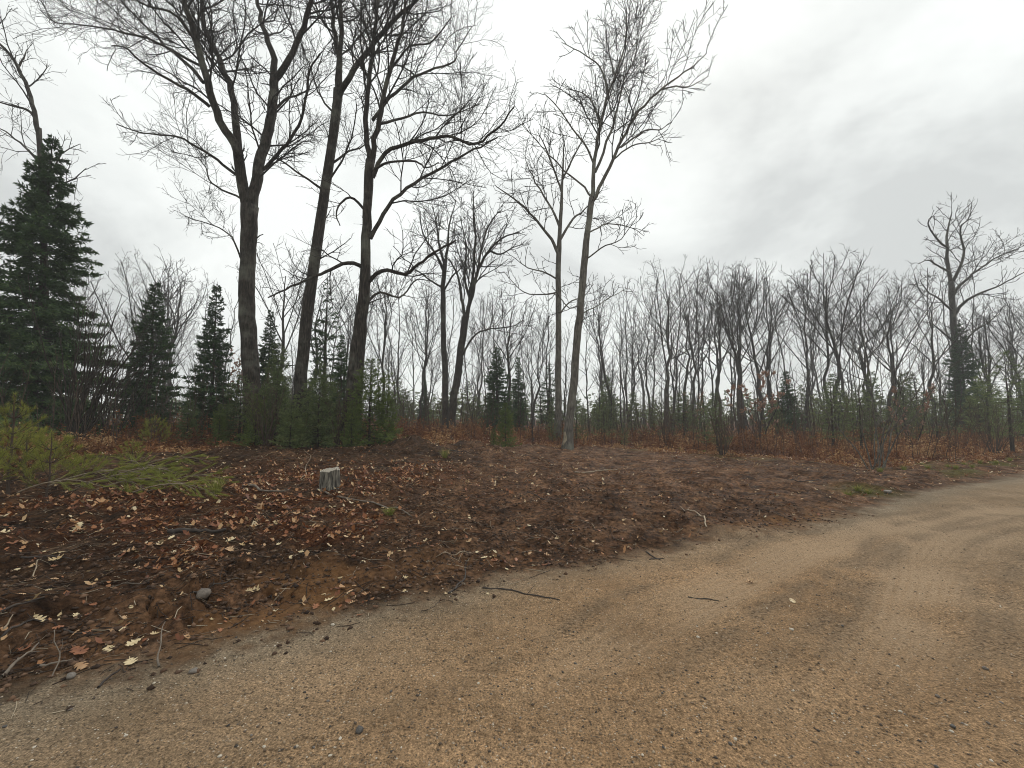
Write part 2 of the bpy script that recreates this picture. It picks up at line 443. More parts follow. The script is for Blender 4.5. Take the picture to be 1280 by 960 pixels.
# ------------------------------------------------------------------ ground and road
def ground_mat():
    m, nt, b = new_mat("earth")
    geo = nt.nodes.new("ShaderNodeNewGeometry")
    P = geo.outputs["Position"]
    def att(n):
        a = N(nt, "ShaderNodeAttribute"); a.attribute_name = n
        return a.outputs["Fac"]
    road, litter, ochre, moss, track, grey = (att("m_" + k) for k in ("road", "litter", "ochre", "moss", "track", "grey"))
    # bare soil
    s1 = noise(nt, P, 2.2, 6, 0.62, 0.3)
    s2 = noise(nt, P, 16.0, 5, 0.65)
    soil = ramp(nt, s1, [(0.30, (0.036, 0.019, 0.011)), (0.47, (0.145, 0.076, 0.042)), (0.66, (0.29, 0.165, 0.096))])
    soil = mixc(nt, 0.85, soil, ramp(nt, s2, [(0.36, (0.22, 0.21, 0.21)), (0.5, (0.95, 0.93, 0.9)), (0.64, (1.8, 1.72, 1.6))]), 'MULTIPLY')
    soil = mixc(nt, att('m_humus'), soil, mixc(nt, 1.0, soil, (0.48, 0.50, 0.50), 'MULTIPLY'))
    soil = mixc(nt, ochre, soil, ramp(nt, s2, [(0.3, (0.15, 0.07, 0.03)), (0.65, (0.34, 0.18, 0.08))]))
    # litter
    l1 = noise(nt, P, 22.0, 4, 0.7, 0.6)
    lit = ramp(nt, l1, [(0.34, (0.022, 0.010, 0.007)), (0.47, (0.10, 0.036, 0.017)), (0.60, (0.19, 0.08, 0.034)), (0.74, (0.34, 0.20, 0.10))])
    soil = mixc(nt, litter, soil, lit)
    mo = ramp(nt, l1, [(0.35, (0.05, 0.035, 0.012)), (0.55, (0.14, 0.125, 0.03)), (0.7, (0.24, 0.20, 0.055))])
    soil = mixc(nt, moss, soil, mo)
    # sandy road
    r1 = noise(nt, P, 0.9, 5, 0.6)
    r2 = noise(nt, P, 85.0, 3, 0.7)
    r3 = noise(nt, P, 14.0, 4, 0.65)
    rd = ramp(nt, r1, [(0.3, (0.23, 0.148, 0.083)), (0.5, (0.305, 0.202, 0.117)), (0.7, (0.37, 0.253, 0.152))])
    mpr = N(nt, "ShaderNodeMapping"); mpr.inputs["Rotation"].default_value = (0, 0, -0.5); mpr.inputs["Scale"].default_value = (0.22, 1.0, 1.0)
    nt.links.new(P, mpr.inputs[0])
    rd = mixc(nt, 0.8, rd, ramp(nt, noise(nt, mpr.outputs[0], 1.3, 5, 0.6), [(0.34, (0.78, 0.77, 0.76)), (0.5, (0.98, 0.98, 0.98)), (0.66, (1.14, 1.12, 1.1))]), 'MULTIPLY')
    rd = mixc(nt, grey, rd, ramp(nt, r1, [(0.3, (0.165, 0.132, 0.092)), (0.7, (0.27, 0.222, 0.16))]))
    rd = mixc(nt, 0.8, rd, ramp(nt, r2, [(0.34, (0.22, 0.21, 0.21)), (0.45, (0.8, 0.79, 0.78)), (0.57, (1.15, 1.13, 1.1)), (0.68, (2.1, 2.0, 1.9))]), 'MULTIPLY')
    rd = mixc(nt, 0.32, rd, ramp(nt, r3, [(0.38, (0.33, 0.31, 0.30)), (0.47, (0.9, 0.9, 0.9)), (0.62, (1.3, 1.26, 1.2))]), 'MULTIPLY')
    r4 = noise(nt, P, 38.0, 3, 0.6)
    patch = ramp(nt, noise(nt, P, 1.7, 4, 0.6), [(0.38, (0, 0, 0)), (0.62, (1, 1, 1))])
    rd = mixc(nt, mth(nt, 'MULTIPLY', patch, 0.6), rd, ramp(nt, r4, [(0.38, (0.25, 0.23, 0.22)), (0.46, (0.85, 0.84, 0.83)), (0.58, (1.2, 1.17, 1.12))]), 'MULTIPLY')
    vo = N(nt, "ShaderNodeTexVoronoi", Scale=75.0); nt.links.new(P, vo.inputs["Vector"])
    vs_ = nt.nodes.new("ShaderNodeSeparateColor"); nt.links.new(vo.outputs["Color"], vs_.inputs[0])
    peb = mth(nt, 'MULTIPLY', mth(nt, 'GREATER_THAN', vs_.outputs[0], 0.80), mth(nt, 'LESS_THAN', vo.outputs["Distance"], 0.36))
    rd = mixc(nt, mth(nt, 'MULTIPLY', peb, 0.8), rd, ramp(nt, vs_.outputs[1], [(0.2, (0.06, 0.055, 0.05)), (0.55, (0.20, 0.15, 0.10)), (0.8, (0.36, 0.30, 0.23)), (0.97, (0.62, 0.56, 0.46))]))
    rd = mixc(nt, mth(nt, 'MULTIPLY', track, 0.85), rd, ramp(nt, r2, [(0.35, (0.26, 0.18, 0.11)), (0.65, (0.43, 0.315, 0.205))]))
    rd = mixc(nt, mth(nt, 'MULTIPLY', att('m_stony'), 0.8), rd, ramp(nt, r4, [(0.36, (0.05, 0.039, 0.028)), (0.52, (0.165, 0.118, 0.075)), (0.68, (0.28, 0.21, 0.145))]))
    c = mixc(nt, road, soil, rd)
    nt.links.new(c, b.inputs["Base Color"])
    ro = ramp(nt, noise(nt, P, 3.5, 5, 0.6), [(0.42, (0.5, 0.5, 0.5)), (0.58, (0.95, 0.95, 0.95))])
    rr = mixc(nt, road, ro, (0.85, 0.85, 0.85))
    nt.links.new(rr, b.inputs["Roughness"])
    b.inputs["Specular IOR Level"].default_value = 0.04
    hs = mth(nt, 'ADD', mth(nt, 'MULTIPLY', s2, 1.1), mth(nt, 'ADD', mth(nt, 'MULTIPLY', noise(nt, P, 30.0, 5, 0.8, 0.4), 1.1), mth(nt, 'MULTIPLY', noise(nt, P, 80.0, 4, 0.8), 0.55)))
    hr = mth(nt, 'ADD', mth(nt, 'MULTIPLY', r2, 0.35), mth(nt, 'ADD', mth(nt, 'MULTIPLY', peb, 0.2), mth(nt, 'ADD', mth(nt, 'MULTIPLY', r3, 0.55), mth(nt, 'MULTIPLY', r4, 0.75))))
    mx = nt.nodes.new("ShaderNodeMix")
    nt.links.new(road, mx.inputs[0]); nt.links.new(mth(nt, 'MULTIPLY', hs, 3.2), mx.inputs[2]); nt.links.new(hr, mx.inputs[3])
    bump(nt, b, mx.outputs[0], 0.9, 0.03)
    return m
M_GROUND = ground_mat()

LITTER = [(*ground_hit(u, v), r) for u, v, r in ((350, 630, 0.9), (300, 650, 0.8), (230, 650, 0.8), (390, 645, 0.8), (180, 640, 0.8), (420, 660, 0.5), (60, 640, 1.0), (250, 690, 0.45), (440, 600, 1.0), (330, 600, 1.3), (480, 590, 1.2), (120, 630, 0.9))]
def litter_mask(x, y):
    wd = wood_d(x, y)
    m = smooth(-0.9, 0.6, wd)
    for cx, cy, r in LITTER:
        m = np.maximum(m, np.exp(-((x - cx) ** 2 + (y - cy) ** 2) / (r * r)) * smooth(0.3, 0.5, fbm(x * 2.2, y * 2.2, 91, 3)) * 1.5)
    return np.clip(m, 0, 1)

def build_ground():
    fine = np.arange(-66, 66.01, 0.23)
    coarse = np.concatenate([np.linspace(66, 294, 60)[1:-1]])
    ang = np.radians(90 - np.concatenate([fine, coarse]))
    rad = np.concatenate([[0.3], 0.6 * 1.0122 ** np.arange(0, 394), np.geomspace(74, 170, 16)])
    na, nr = len(ang), len(rad)
    X = rad[:, None] * np.cos(ang)[None, :]
    Y = rad[:, None] * np.sin(ang)[None, :]
    x, y = X.ravel(), Y.ravel()
    Z = height(x, y)
    V = np.stack([x, y, Z], 1)
    i = np.arange(nr - 1)[:, None]; j = np.arange(na)[None, :]; jn = (j + 1) % na
    Q = np.stack([i * na + j, i * na + jn, (i + 1) * na + jn, (i + 1) * na + j], -1).reshape(-1, 4)[:, ::-1]
    V = np.vstack([V, [[0, 0, hz(0, 0)]]])
    tri = np.stack([np.full(na, len(V) - 1), np.arange(na), (np.arange(na) + 1) % na], 1)[:, ::-1]
    x, y = V[:, 0], V[:, 1]
    d = road_d(x, y)
    ed = 0.12 * (fbm(x * 9, y * 9, 61, 3) - 0.5)
    road = smooth(0.22, -0.42, d + 3.2 * ed) * smooth(-8.6, -7.6, d)
    tread = 0 * x
    for T in TRACKS:
        q = np.abs(poly_sd(x, y, T) + 0.12 * (vnoise(x * 1.1, y * 1.1, 81) - 0.5))
        tread = np.maximum(tread, (1 - smooth(0.16, 0.34, q)) * (0.66 + 0.34 * np.cos(q * 2 * math.pi / 0.075)))
    t2, t3 = poly_sd(x, y, TRACKS[1]), poly_sd(x, y, TRACKS[2])
    stony = smooth(0.12, 0.3, -t2) * smooth(0.08, 0.25, t3) * smooth(3.6, 4.6, y) * (1 - smooth(9, 12, y)) * smooth(0.3, 0.55, fbm(x * 2, y * 2, 87, 3))
    for T in TRACKS:
        q = np.abs(poly_sd(x, y, T) + 0.12 * (vnoise(x * 1.1, y * 1.1, 81) - 0.5))
        stony = np.maximum(stony, np.exp(-((q - 0.42) / 0.09) ** 2) * 0.75 * smooth(0.3, 0.55, fbm(x * 3, y * 3, 89, 3)) * smooth(2.0, 3.4, y))
    A = {"m_road": road, "m_litter": litter_mask(x, y),
         "m_ochre": np.clip(smooth(0.75, 0.2, np.abs(d - 0.25)) * smooth(0.25, 0.5, fbm(x * 2.5 + 3, y * 2.5, 95, 3)) * (1.2 * np.exp(-((x + 1.7) / 0.9) ** 2) + np.exp(-((x - 4.3) / 1.4) ** 2) * smooth(0.5, 0.2, d)) * 0.9, 0, 1),
         "m_moss": np.clip((smooth(0.5, 0.68, fbm(x * 1.1, y * 1.1, 99, 3)) * smooth(9.5, 12, x) * smooth(0.1, 0.6, d) * smooth(3.2, 2.0, d) + np.exp(-((x - 7.3) ** 2 + (y - 8.9) ** 2) / 0.3) + smooth(0.5, 0.7, fbm(x * 1.1, y * 1.1, 98, 3)) * smooth(8, 7, np.abs(x - 12)) * smooth(1.2, 0.3, np.abs(wood_d(x, y))) * 0.7), 0, 1),
         "m_track": tread * smooth(0.15, 0.4, fbm(x * 0.9, y * 0.9, 97, 2)) * smooth(2.2, 3.6, y), "m_stony": stony, "m_humus": np.clip(smooth(0.40, 0.58, fbm(x * 0.9 + 7, y * 0.9, 171, 4)) * (0.35 + 0.65 * smooth(-0.5, -3.0, x)) + 0.6 * smooth(-2.5, -4.5, x - 0.2 * y) , 0, 1),
         "m_grey": np.clip(smooth(1.5, 6.0, x - 0.1 * y) * 0.5 + 0.55 * smooth(-0.9, -0.1, d) + 0.45 * smooth(0.2, -2.2, x - 0.4 * (y - 2)), 0, 1)}
    cen = (V[Q[:, 0], :2] + V[Q[:, 2], :2]) / 2
    dd = road_d(cen[:, 0], cen[:, 1])
    is_road = (dd < 0.0) & (dd > -8.0)
    for name, q, t in (("road", Q[is_road], tri), ("ground", Q[~is_road], tri[:0])):
        used = np.unique(np.concatenate([q.ravel(), t.ravel()]))
        mp = np.zeros(len(V), np.int64); mp[used] = np.arange(len(used))
        me = mesh(name, V[used], [mp[t], mp[q]] if len(t) else [mp[q]], M_GROUND, True)
        for k, a in A.items():
            at = me.attributes.new(k, 'FLOAT', 'POINT')
            at.data.foreach_set("value", np.ascontiguousarray(a[used], np.float32))
        link(name, me, kind="structure", label="sandy gravel road bending round the cleared soil" if name == "road" else "dark churned soil and leaf litter beside the road")
build_ground()

# ------------------------------------------------------------------ bare trees drawn limb by limb
def twigs_geo(rng, P, R, scale=1.0, d1=1.5, d2=2.6, d3=4.0, t0=0.22, up=0.05, rmin=0.006, l1=0.5):
    b1, r1 = spawn(rng, P, R, d1, t0, 1.0, (0.5, 1.05), l1, 7, 0.15, up, 0.42, rmin * 2.0, 0.034, 0.6, 3.2)
    b2, r2 = spawn(rng, b1, r1, d2, 0.12, 1.0, (0.45, 1.0), 0.5, 5, 0.18, up, 0.6, rmin * 1.3, 0.022, 0.35, 1.7)
    b3, r3 = spawn(rng, b2, r2, d3, 0.12, 1.0, (0.45, 0.95), 0.55, 3, 0.2, up, 0.7, rmin, 0.012, 0.22, 0.8)
    g = Geo()
    for p, r, s in ((b1, r1, 5), (b2, r2, 4), (b3, r3, 3)):
        V, f = tube_geo(p, r, s); g.add(V, f)
    return g

def drawn_tree(name, label, Y, trunk, limbs, seed, mat, tmat, dens=(2.4, 4.2, 6.8), rmin=0.0052, group=None, trunk_t0=0.45, lean=0.0, scrape=False):
    """trunk: [(u, v, width px)]; limbs: [(dy_start, dy_end, w0, w1, [(u, v)...])]"""
    rng = np.random.default_rng(seed)
    tp = np.array([pt(u, v, Y + lean * i / (len(trunk) - 1)) for i, (u, v, w) in enumerate(trunk)])
    tr = np.array([w / 2 * Y / F * 0.9 for (u, v, w) in trunk])
    bx, by = tp[0][0], tp[0][1]
    gz = hz(bx, by)
    tp[0][2] = gz - 0.12
    root = thing(name, label, "tree", (bx, by, gz), group)
    off = np.array((bx, by, gz))
    C, R = resample(tp, tr, 22)
    C[1:-1, :2] += rng.normal(0, 0.012, (20, 2))
    R = R * (1 + 0.45 * np.exp(-np.maximum(C[:, 2] - gz, 0) / 0.35))
    V, f = tube_geo(C[None] - off, R[None], 16, True)
    V += (fbm(V[:, 0] * 9 + V[:, 2], V[:, 2] * 4 + V[:, 1] * 9, seed, 2)[:, None] - 0.5) * 0.035 * np.sign(V - np.repeat(C - off, 16, 0))
    to = link("trunk", mesh("trunk", V, f, mat, True), root)
    if scrape:
        k_, n_ = 9, 7
        zs = gz + np.linspace(0.10, 0.78, k_)
        cx_, cy_, rr_ = (np.interp(zs, C[:, 2], q_) for q_ in (C[:, 0], C[:, 1], R))
        VV = []
        for i in range(k_):
            for j in range(n_):
                a_ = math.radians(188 + (18 + 44 * math.sin(math.pi * (i + 0.6) / k_)) * j / (n_ - 1) + 5 * math.sin(i * 1.7 + 2 * (j > 3)))
                q_ = rr_[i] + (0.014 if 0 < j < n_ - 1 and 0 < i < k_ - 1 else -0.02)
                VV.append((cx_[i] + q_ * math.cos(a_), cy_[i] + q_ * math.sin(a_), zs[i]))
        qq = [(i * n_ + j, i * n_ + j + 1, (i + 1) * n_ + j + 1, (i + 1) * n_ + j) for i in range(k_ - 1) for j in range(n_ - 1)]
        link("scraped_patch", mesh("scraped_patch", np.array(VV) - off, [np.array(qq)], plain_mat("bare_wood", (0.30, 0.255, 0.18)), True), to, label="pale bare wood where the bark is scraped off")
    g = twigs_geo(rng, C[None] - off, R[None] * 0.35, 1, 0.55, 2.0, dens[2] * 0.8, trunk_t0, 0.02, rmin, 0.12)
    link("twigs", g.mesh("twigs", tmat), to, kind="stuff")
    for (d0, d1, w0, w1, pp) in limbs:
        n = len(pp)
        ys = [Y + lean * 0.7 + d0 + (d1 - d0) * (k / (n - 1)) ** 1.2 for k in range(n)]
        lp = np.array([pt(u, v, yy) for (u, v), yy in zip(pp, ys)])
        lr = np.linspace(w0, w1, n) / 2 * Y / F * 0.92
        K = max(10, n * 3)
        C, R = resample(lp, lr, K)
        amp = np.linalg.norm(lp[-1] - lp[0]) * 0.003
        C[1:-1] += rng.normal(0, amp, (K - 2, 3))
        V, f = tube_geo(C[None] - off, R[None], 9, True)
        lo = link("limb", mesh("limb", V, f, mat, True), root)
        g = twigs_geo(rng, C[None] - off, R[None], 1, dens[0], dens[1], dens[2], 0.2, 0.05, rmin)
        link("twigs", g.mesh("twigs", tmat), lo, kind="stuff")
    return root

drawn_tree("oak_tree", "tall dark oak whose thick trunk forks into two upright stems", 15.0,
    [(317, 560, 25), (316, 500, 22), (312, 440, 21), (309, 380, 21), (310, 320, 20), (311, 285, 21), (312, 258, 23)],
    [(0, -0.6, 15, 12, [(311, 268), (303, 230), (299, 200), (297, 187)]),
     (-0.5, -2.2, 12, 4, [(299, 195), (290, 175), (277, 157), (260, 110), (248, 60), (238, 25), (227, -5), (215, -60), (205, -130)]),
     (-0.5, 1.4, 11, 3.5, [(299, 197), (297, 175), (293, 140), (287, 103), (273, 73), (258, 40), (252, 0), (254, -50), (260, -120)]),
     (0, 0.8, 15, 12, [(313, 268), (321, 225), (327, 195), (337, 155), (342, 120), (343, 97)]),
     (0.8, 2.5, 10, 3, [(343, 100), (341, 75), (335, 50), (327, 25), (322, 0), (314, -50), (300, -120)]),
     (0.8, -1.0, 10, 3, [(343, 100), (356, 84), (373, 47), (385, 15), (390, -20), (392, -70), (400, -130)]),
     (0.3, -2.5, 5, 1.6, [(326, 214), (350, 190), (373, 160), (382, 127), (387, 90), (400, 67)]),
     (-1.2, -3.4, 4.5, 1.2, [(262, 133), (240, 115), (217, 103), (180, 80), (157, 60), (140, 57)]),
     (-1.4, 1.5, 4.5, 1.2, [(254, 103), (217, 67), (187, 37), (150, 0), (120, -40)]),
     (-1.6, -3.5, 4, 1.0, [(244, 50), (217, 17), (183, 7), (140, -20)]),
     (-1.0, 0.8, 3.5, 0.8, [(250, 82), (197, 53), (153, 40), (110, 32), (67, 27), (47, 10)]),
     (-0.2, -2.2, 4, 1.0, [(300, 222), (267, 197), (240, 180), (220, 170), (180, 167), (145, 155)]),
     (0.0, 2.2, 3, 0.8, [(304, 250), (277, 237), (262, 225), (250, 200), (215, 190)]),
     (0.0, 1.5, 2.6, 0.8, [(304, 330), (292, 300), (275, 285), (245, 275), (230, 270)]),
     (0.5, 2.8, 4, 1.2, [(340, 140), (360, 122), (375, 118), (392, 100), (405, 60)])],
    11, M_BARK, M_TWIG)
drawn_tree("oak_tree", "dark oak with a straight slanting trunk, between two thicker oaks", 15.8,
    [(371, 560, 18), (374, 500, 17), (378, 453, 16), (388, 363, 15), (397, 300, 14), (407, 233, 13), (417, 167, 12), (423, 112, 13)],
    [(0, 0.7, 8, 3, [(423, 118), (422, 67), (418, 43), (414, 0), (411, -60), (405, -120)]),
     (0, -0.9, 8, 3, [(424, 118), (425, 70), (428, 40), (425, 0), (430, -60), (436, -120)]),
     (0, -2.0, 9, 3, [(423, 122), (430, 107), (453, 73), (477, 43), (503, 17), (523, -2), (560, -40)]),
     (0, -2.0, 3.5, 1, [(407, 240), (383, 223), (350, 200), (330, 190)]),
     (0, 2.0, 3.5, 1, [(414, 205), (435, 190), (457, 180), (480, 150)]),
     (0, 1.5, 3, 1, [(420, 145), (400, 120), (388, 85), (378, 60)]),
     (0, -2.2, 3, 1, [(409, 228), (425, 205), (440, 170), (446, 130)])],
    12, M_BARK, M_TWIG)
drawn_tree("oak_tree", "dark oak with long low limbs arching over young evergreens", 14.5,
    [(436, 560, 26), (442, 490, 22), (447, 437, 20), (453, 385, 16), (456, 340, 14), (458, 297, 13), (460, 240, 12), (463, 200, 13)],
    [(0, 0.5, 8, 3, [(462, 208), (458, 167), (460, 117), (464, 80), (467, 50), (473, 0), (480, -60), (478, -110)]),
     (0, -0.8, 8, 2.5, [(464, 208), (470, 167), (478, 127), (487, 87), (497, 55), (503, 33), (508, -5), (520, -70)]),
     (0, -2.6, 6, 1.6, [(466, 222), (480, 193), (507, 180), (540, 173), (560, 170), (590, 180), (612, 168), (628, 155), (643, 133)]),
     (0, 1.6, 6, 1.6, [(463, 298), (483, 260), (513, 233), (547, 213), (580, 193), (607, 180), (622, 172)]),
     (0.1, 2.6, 5, 1.4, [(466, 150), (493, 117), (517, 97), (540, 87), (567, 78), (573, 60), (590, 33)]),
     (0, -2.0, 6, 2, [(459, 354), (480, 338), (507, 342), (523, 330), (547, 313), (570, 300)]),
     (0, -1.6, 6, 1.5, [(456, 336), (437, 328), (413, 337), (390, 347), (360, 360), (335, 372)]),
     (0, -1.2, 4, 1.2, [(458, 265), (440, 247), (427, 253), (420, 267), (425, 282)]),
     (0, -2.2, 4, 1.2, [(466, 215), (477, 206), (493, 202), (520, 202), (533, 210), (548, 203)]),
     (0.1, 2.0, 4, 1.2, [(472, 155), (500, 148), (530, 140), (560, 145), (600, 130)]),
     (0, 2.4, 4, 1.2, [(457, 380), (475, 365), (500, 372), (520, 350), (540, 352)]),
     (0.1, -2.4, 3.5, 1, [(484, 95), (510, 60), (540, 52), (565, 20)])],
    13, M_BARK, M_TWIG)
drawn_tree("oak_tree", "slender grey oak leaning over the clearing with scraped pale base", 18.0,
    [(709, 560, 13.5), (712, 525, 11.5), (715, 497, 11), (720, 440, 10.5), (725, 390, 10), (730, 330, 9.5), (735, 287, 9), (740, 247, 8.5)],
    [(0, 0.6, 6, 1.2, [(740, 252), (743, 207), (750, 157), (760, 120), (773, 83), (782, 55), (783, 10)]),
     (0, -2.0, 5.5, 1.0, [(740, 252), (748, 237), (767, 197), (787, 157), (807, 130), (833, 107), (860, 87), (883, 67)]),
     (-1.2, -0.4, 2.2, 0.8, [(828, 111), (845, 108), (862, 108), (886, 95)]),
     (0.1, 1.8, 4, 1.0, [(744, 215), (760, 173), (772, 140), (780, 100), (795, 65), (800, 25)]),
     (0.2, -1.6, 3, 0.9, [(743, 207), (732, 182), (717, 163), (700, 137), (680, 117)]),
     (0, 1.6, 3, 0.9, [(740, 247), (728, 232), (710, 217), (690, 198), (677, 183), (652, 155)]),
     (-0.7, 1.0, 2.6, 0.8, [(776, 184), (807, 163), (825, 162), (840, 152)]),
     (0.3, 2.2, 2.8, 0.8, [(750, 156), (740, 127), (725, 115), (708, 112)]),
     (0.4, -1.5, 2.8, 0.8, [(760, 122), (752, 87), (733, 70), (702, 53)]),
     (0.5, 1.0, 2.2, 0.7, [(768, 95), (760, 60), (755, 25)]),
     (0, -1.6, 2.2, 0.7, [(731, 325), (755, 308), (775, 300), (797, 270)]),
     (0, 1.6, 2.2, 0.7, [(734, 292), (760, 280), (790, 285), (805, 295)]),
     (0, 1.5, 2, 0.7, [(726, 392), (740, 386), (762, 372), (785, 360)]),
     (0, -1.0, 2, 0.7, [(727, 380), (712, 385), (700, 372), (690, 366)]),
     (-0.8, -2.2, 2.2, 0.7, [(766, 200), (790, 182), (812, 178), (833, 168)])],
    14, M_BARKG, M_TWIG, (2.4, 3.4, 4.6), 0.0075, scrape=True)
drawn_tree("oak_tree", "straight grey oak close behind the leaning slender oak", 23.0,
    [(697, 545, 10), (698, 500, 9), (698, 447, 8.5), (698, 380, 8), (698, 320, 7.5), (701, 270, 5), (703, 220, 3), (705, 170, 1.0)],
    [(0, -1.0, 5, 1.0, [(698, 318), (690, 300), (677, 283), (653, 257), (635, 243), (620, 233)]),
     (0, 1.5, 4, 1.0, [(700, 285), (690, 262), (667, 223), (657, 200)]),
     (0, 1.2, 4, 1.0, [(700, 300), (715, 275), (730, 263), (750, 240)]),
     (0, -1.5, 3, 0.8, [(702, 240), (690, 205), (680, 180), (672, 165)]),
     (0, -1.0, 3, 0.8, [(703, 225), (715, 200), (728, 175), (735, 160)]),
     (0, 1.0, 2.6, 0.8, [(698, 365), (680, 368), (655, 365), (630, 340)]),
     (0, -1.0, 2.6, 0.8, [(698, 350), (680, 340), (660, 335), (640, 320)]),
     (0, 2.0, 2.6, 0.8, [(698, 395), (712, 378), (730, 370), (742, 355)])],
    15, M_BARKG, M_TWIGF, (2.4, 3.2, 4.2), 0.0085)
drawn_tree("oak_tree", "slim upright oak beside a forked oak rising from rusty bracken", 23.0,
    [(557, 532, 8.5), (556, 470, 7.5), (554, 400, 7), (554, 355, 6.5), (556, 330, 6)],
    [(0, 0.8, 4.5, 1.0, [(556, 335), (560, 305), (562, 280), (570, 250)]),
     (0, -1.0, 4, 1.0, [(555, 340), (545, 318), (530, 295), (525, 270)]),
     (0, 1.6, 4, 1.0, [(556, 332), (548, 300), (545, 275), (540, 258)]),
     (0, -1.6, 3, 0.8, [(554, 360), (540, 352), (520, 338), (505, 340)]),
     (0, -1.4, 3, 0.8, [(554, 365), (566, 345), (580, 330), (590, 300)])],
    16, M_BARKF, M_TWIGF, (2.6, 3.4, 4.2), 0.0085)
drawn_tree("oak_tree", "forked oak with a broad fan of upswept limbs above bracken", 22.0,
    [(563, 533, 12), (567, 500, 10.5), (573, 463, 10), (580, 410, 9.5), (583, 394, 10)],
    [(0, -0.5, 6, 1.4, [(582, 400), (590, 368), (597, 340), (610, 315), (628, 298), (650, 290)]),
     (0, 0.8, 5, 1.2, [(582, 400), (577, 372), (574, 350), (565, 330), (556, 320)]),
     (0, 1.0, 5, 1.2, [(583, 398), (590, 355), (594, 310), (592, 275), (592, 245)]),
     (0, -1.2, 4, 1.0, [(590, 365), (597, 340), (602, 310), (612, 280), (628, 262)]),
     (0, -1.6, 3, 0.8, [(575, 450), (592, 420), (610, 412), (640, 408), (655, 400)]),
     (0, 1.2, 4, 1.0, [(587, 372), (581, 345), (583, 310), (575, 270)]),
     (-0.3, 1.2, 3, 0.8, [(612, 313), (625, 318), (640, 310), (655, 305)])],
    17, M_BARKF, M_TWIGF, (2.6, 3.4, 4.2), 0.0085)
drawn_tree("oak_tree", "tall oak with wide flat limbs standing above the far thicket", 33.0,
    [(1200, 545, 8.5), (1198, 495, 8), (1195, 446, 7.5), (1191, 390, 7), (1189, 352, 6.5)],
    [(0, 0.6, 5, 1.2, [(1189, 356), (1184, 320), (1184, 290), (1190, 265)]),
     (0, -1.0, 4.5, 1.0, [(1189, 356), (1198, 338), (1205, 315), (1200, 285), (1215, 272)]),
     (0, -2.0, 4.5, 1.0, [(1192, 395), (1205, 378), (1222, 368), (1247, 358), (1279, 341)]),
     (0, 2.0, 4, 1.0, [(1190, 372), (1205, 352), (1222, 338), (1245, 322), (1272, 312)]),
     (0, 1.5, 3, 0.8, [(1187, 340), (1172, 332), (1160, 325), (1148, 330)]),
     (0, -1.5, 3, 0.8, [(1185, 310), (1172, 300), (1160, 280), (1165, 270)]),
     (0, -1.5, 3, 0.8, [(1191, 390), (1176, 375), (1160, 365), (1150, 350)]),
     (0, 1.5, 3, 0.8, [(1195, 430), (1178, 415), (1165, 405), (1155, 402)]),
     (0, -1.0, 3, 0.8, [(1196, 450), (1212, 420), (1232, 405), (1250, 392)])],
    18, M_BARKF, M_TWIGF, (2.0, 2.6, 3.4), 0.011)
drawn_tree("oak_tree", "bare leaning tree rising behind the tall dark spruce", 18.5,
    [(62, 540, 8), (58, 400, 7.5), (54, 270, 7), (52, 210, 6.5), (48, 160, 6)],
    [(0, -0.8, 6, 2, [(48, 165), (40, 130), (28, 95), (12, 68), (-5, 50), (-30, 20)]),
     (0, -1.0, 4, 1, [(46, 150), (35, 138), (15, 132), (0, 128), (-30, 118)]),
     (0, 1.2, 4, 1, [(52, 205), (35, 188), (12, 168), (-10, 155)]),
     (0, 1.0, 3, 0.8, [(54, 230), (70, 205), (80, 190), (100, 180)]),
     (0, -1.0, 3, 0.8, [(55, 250), (72, 232), (90, 225), (108, 210)]),
     (0, 0.6, 3, 0.8, [(22, 85), (30, 72), (33, 62)])],
    19, M_BARK, M_TWIG, (2.0, 3.0, 4.0), 0.007)

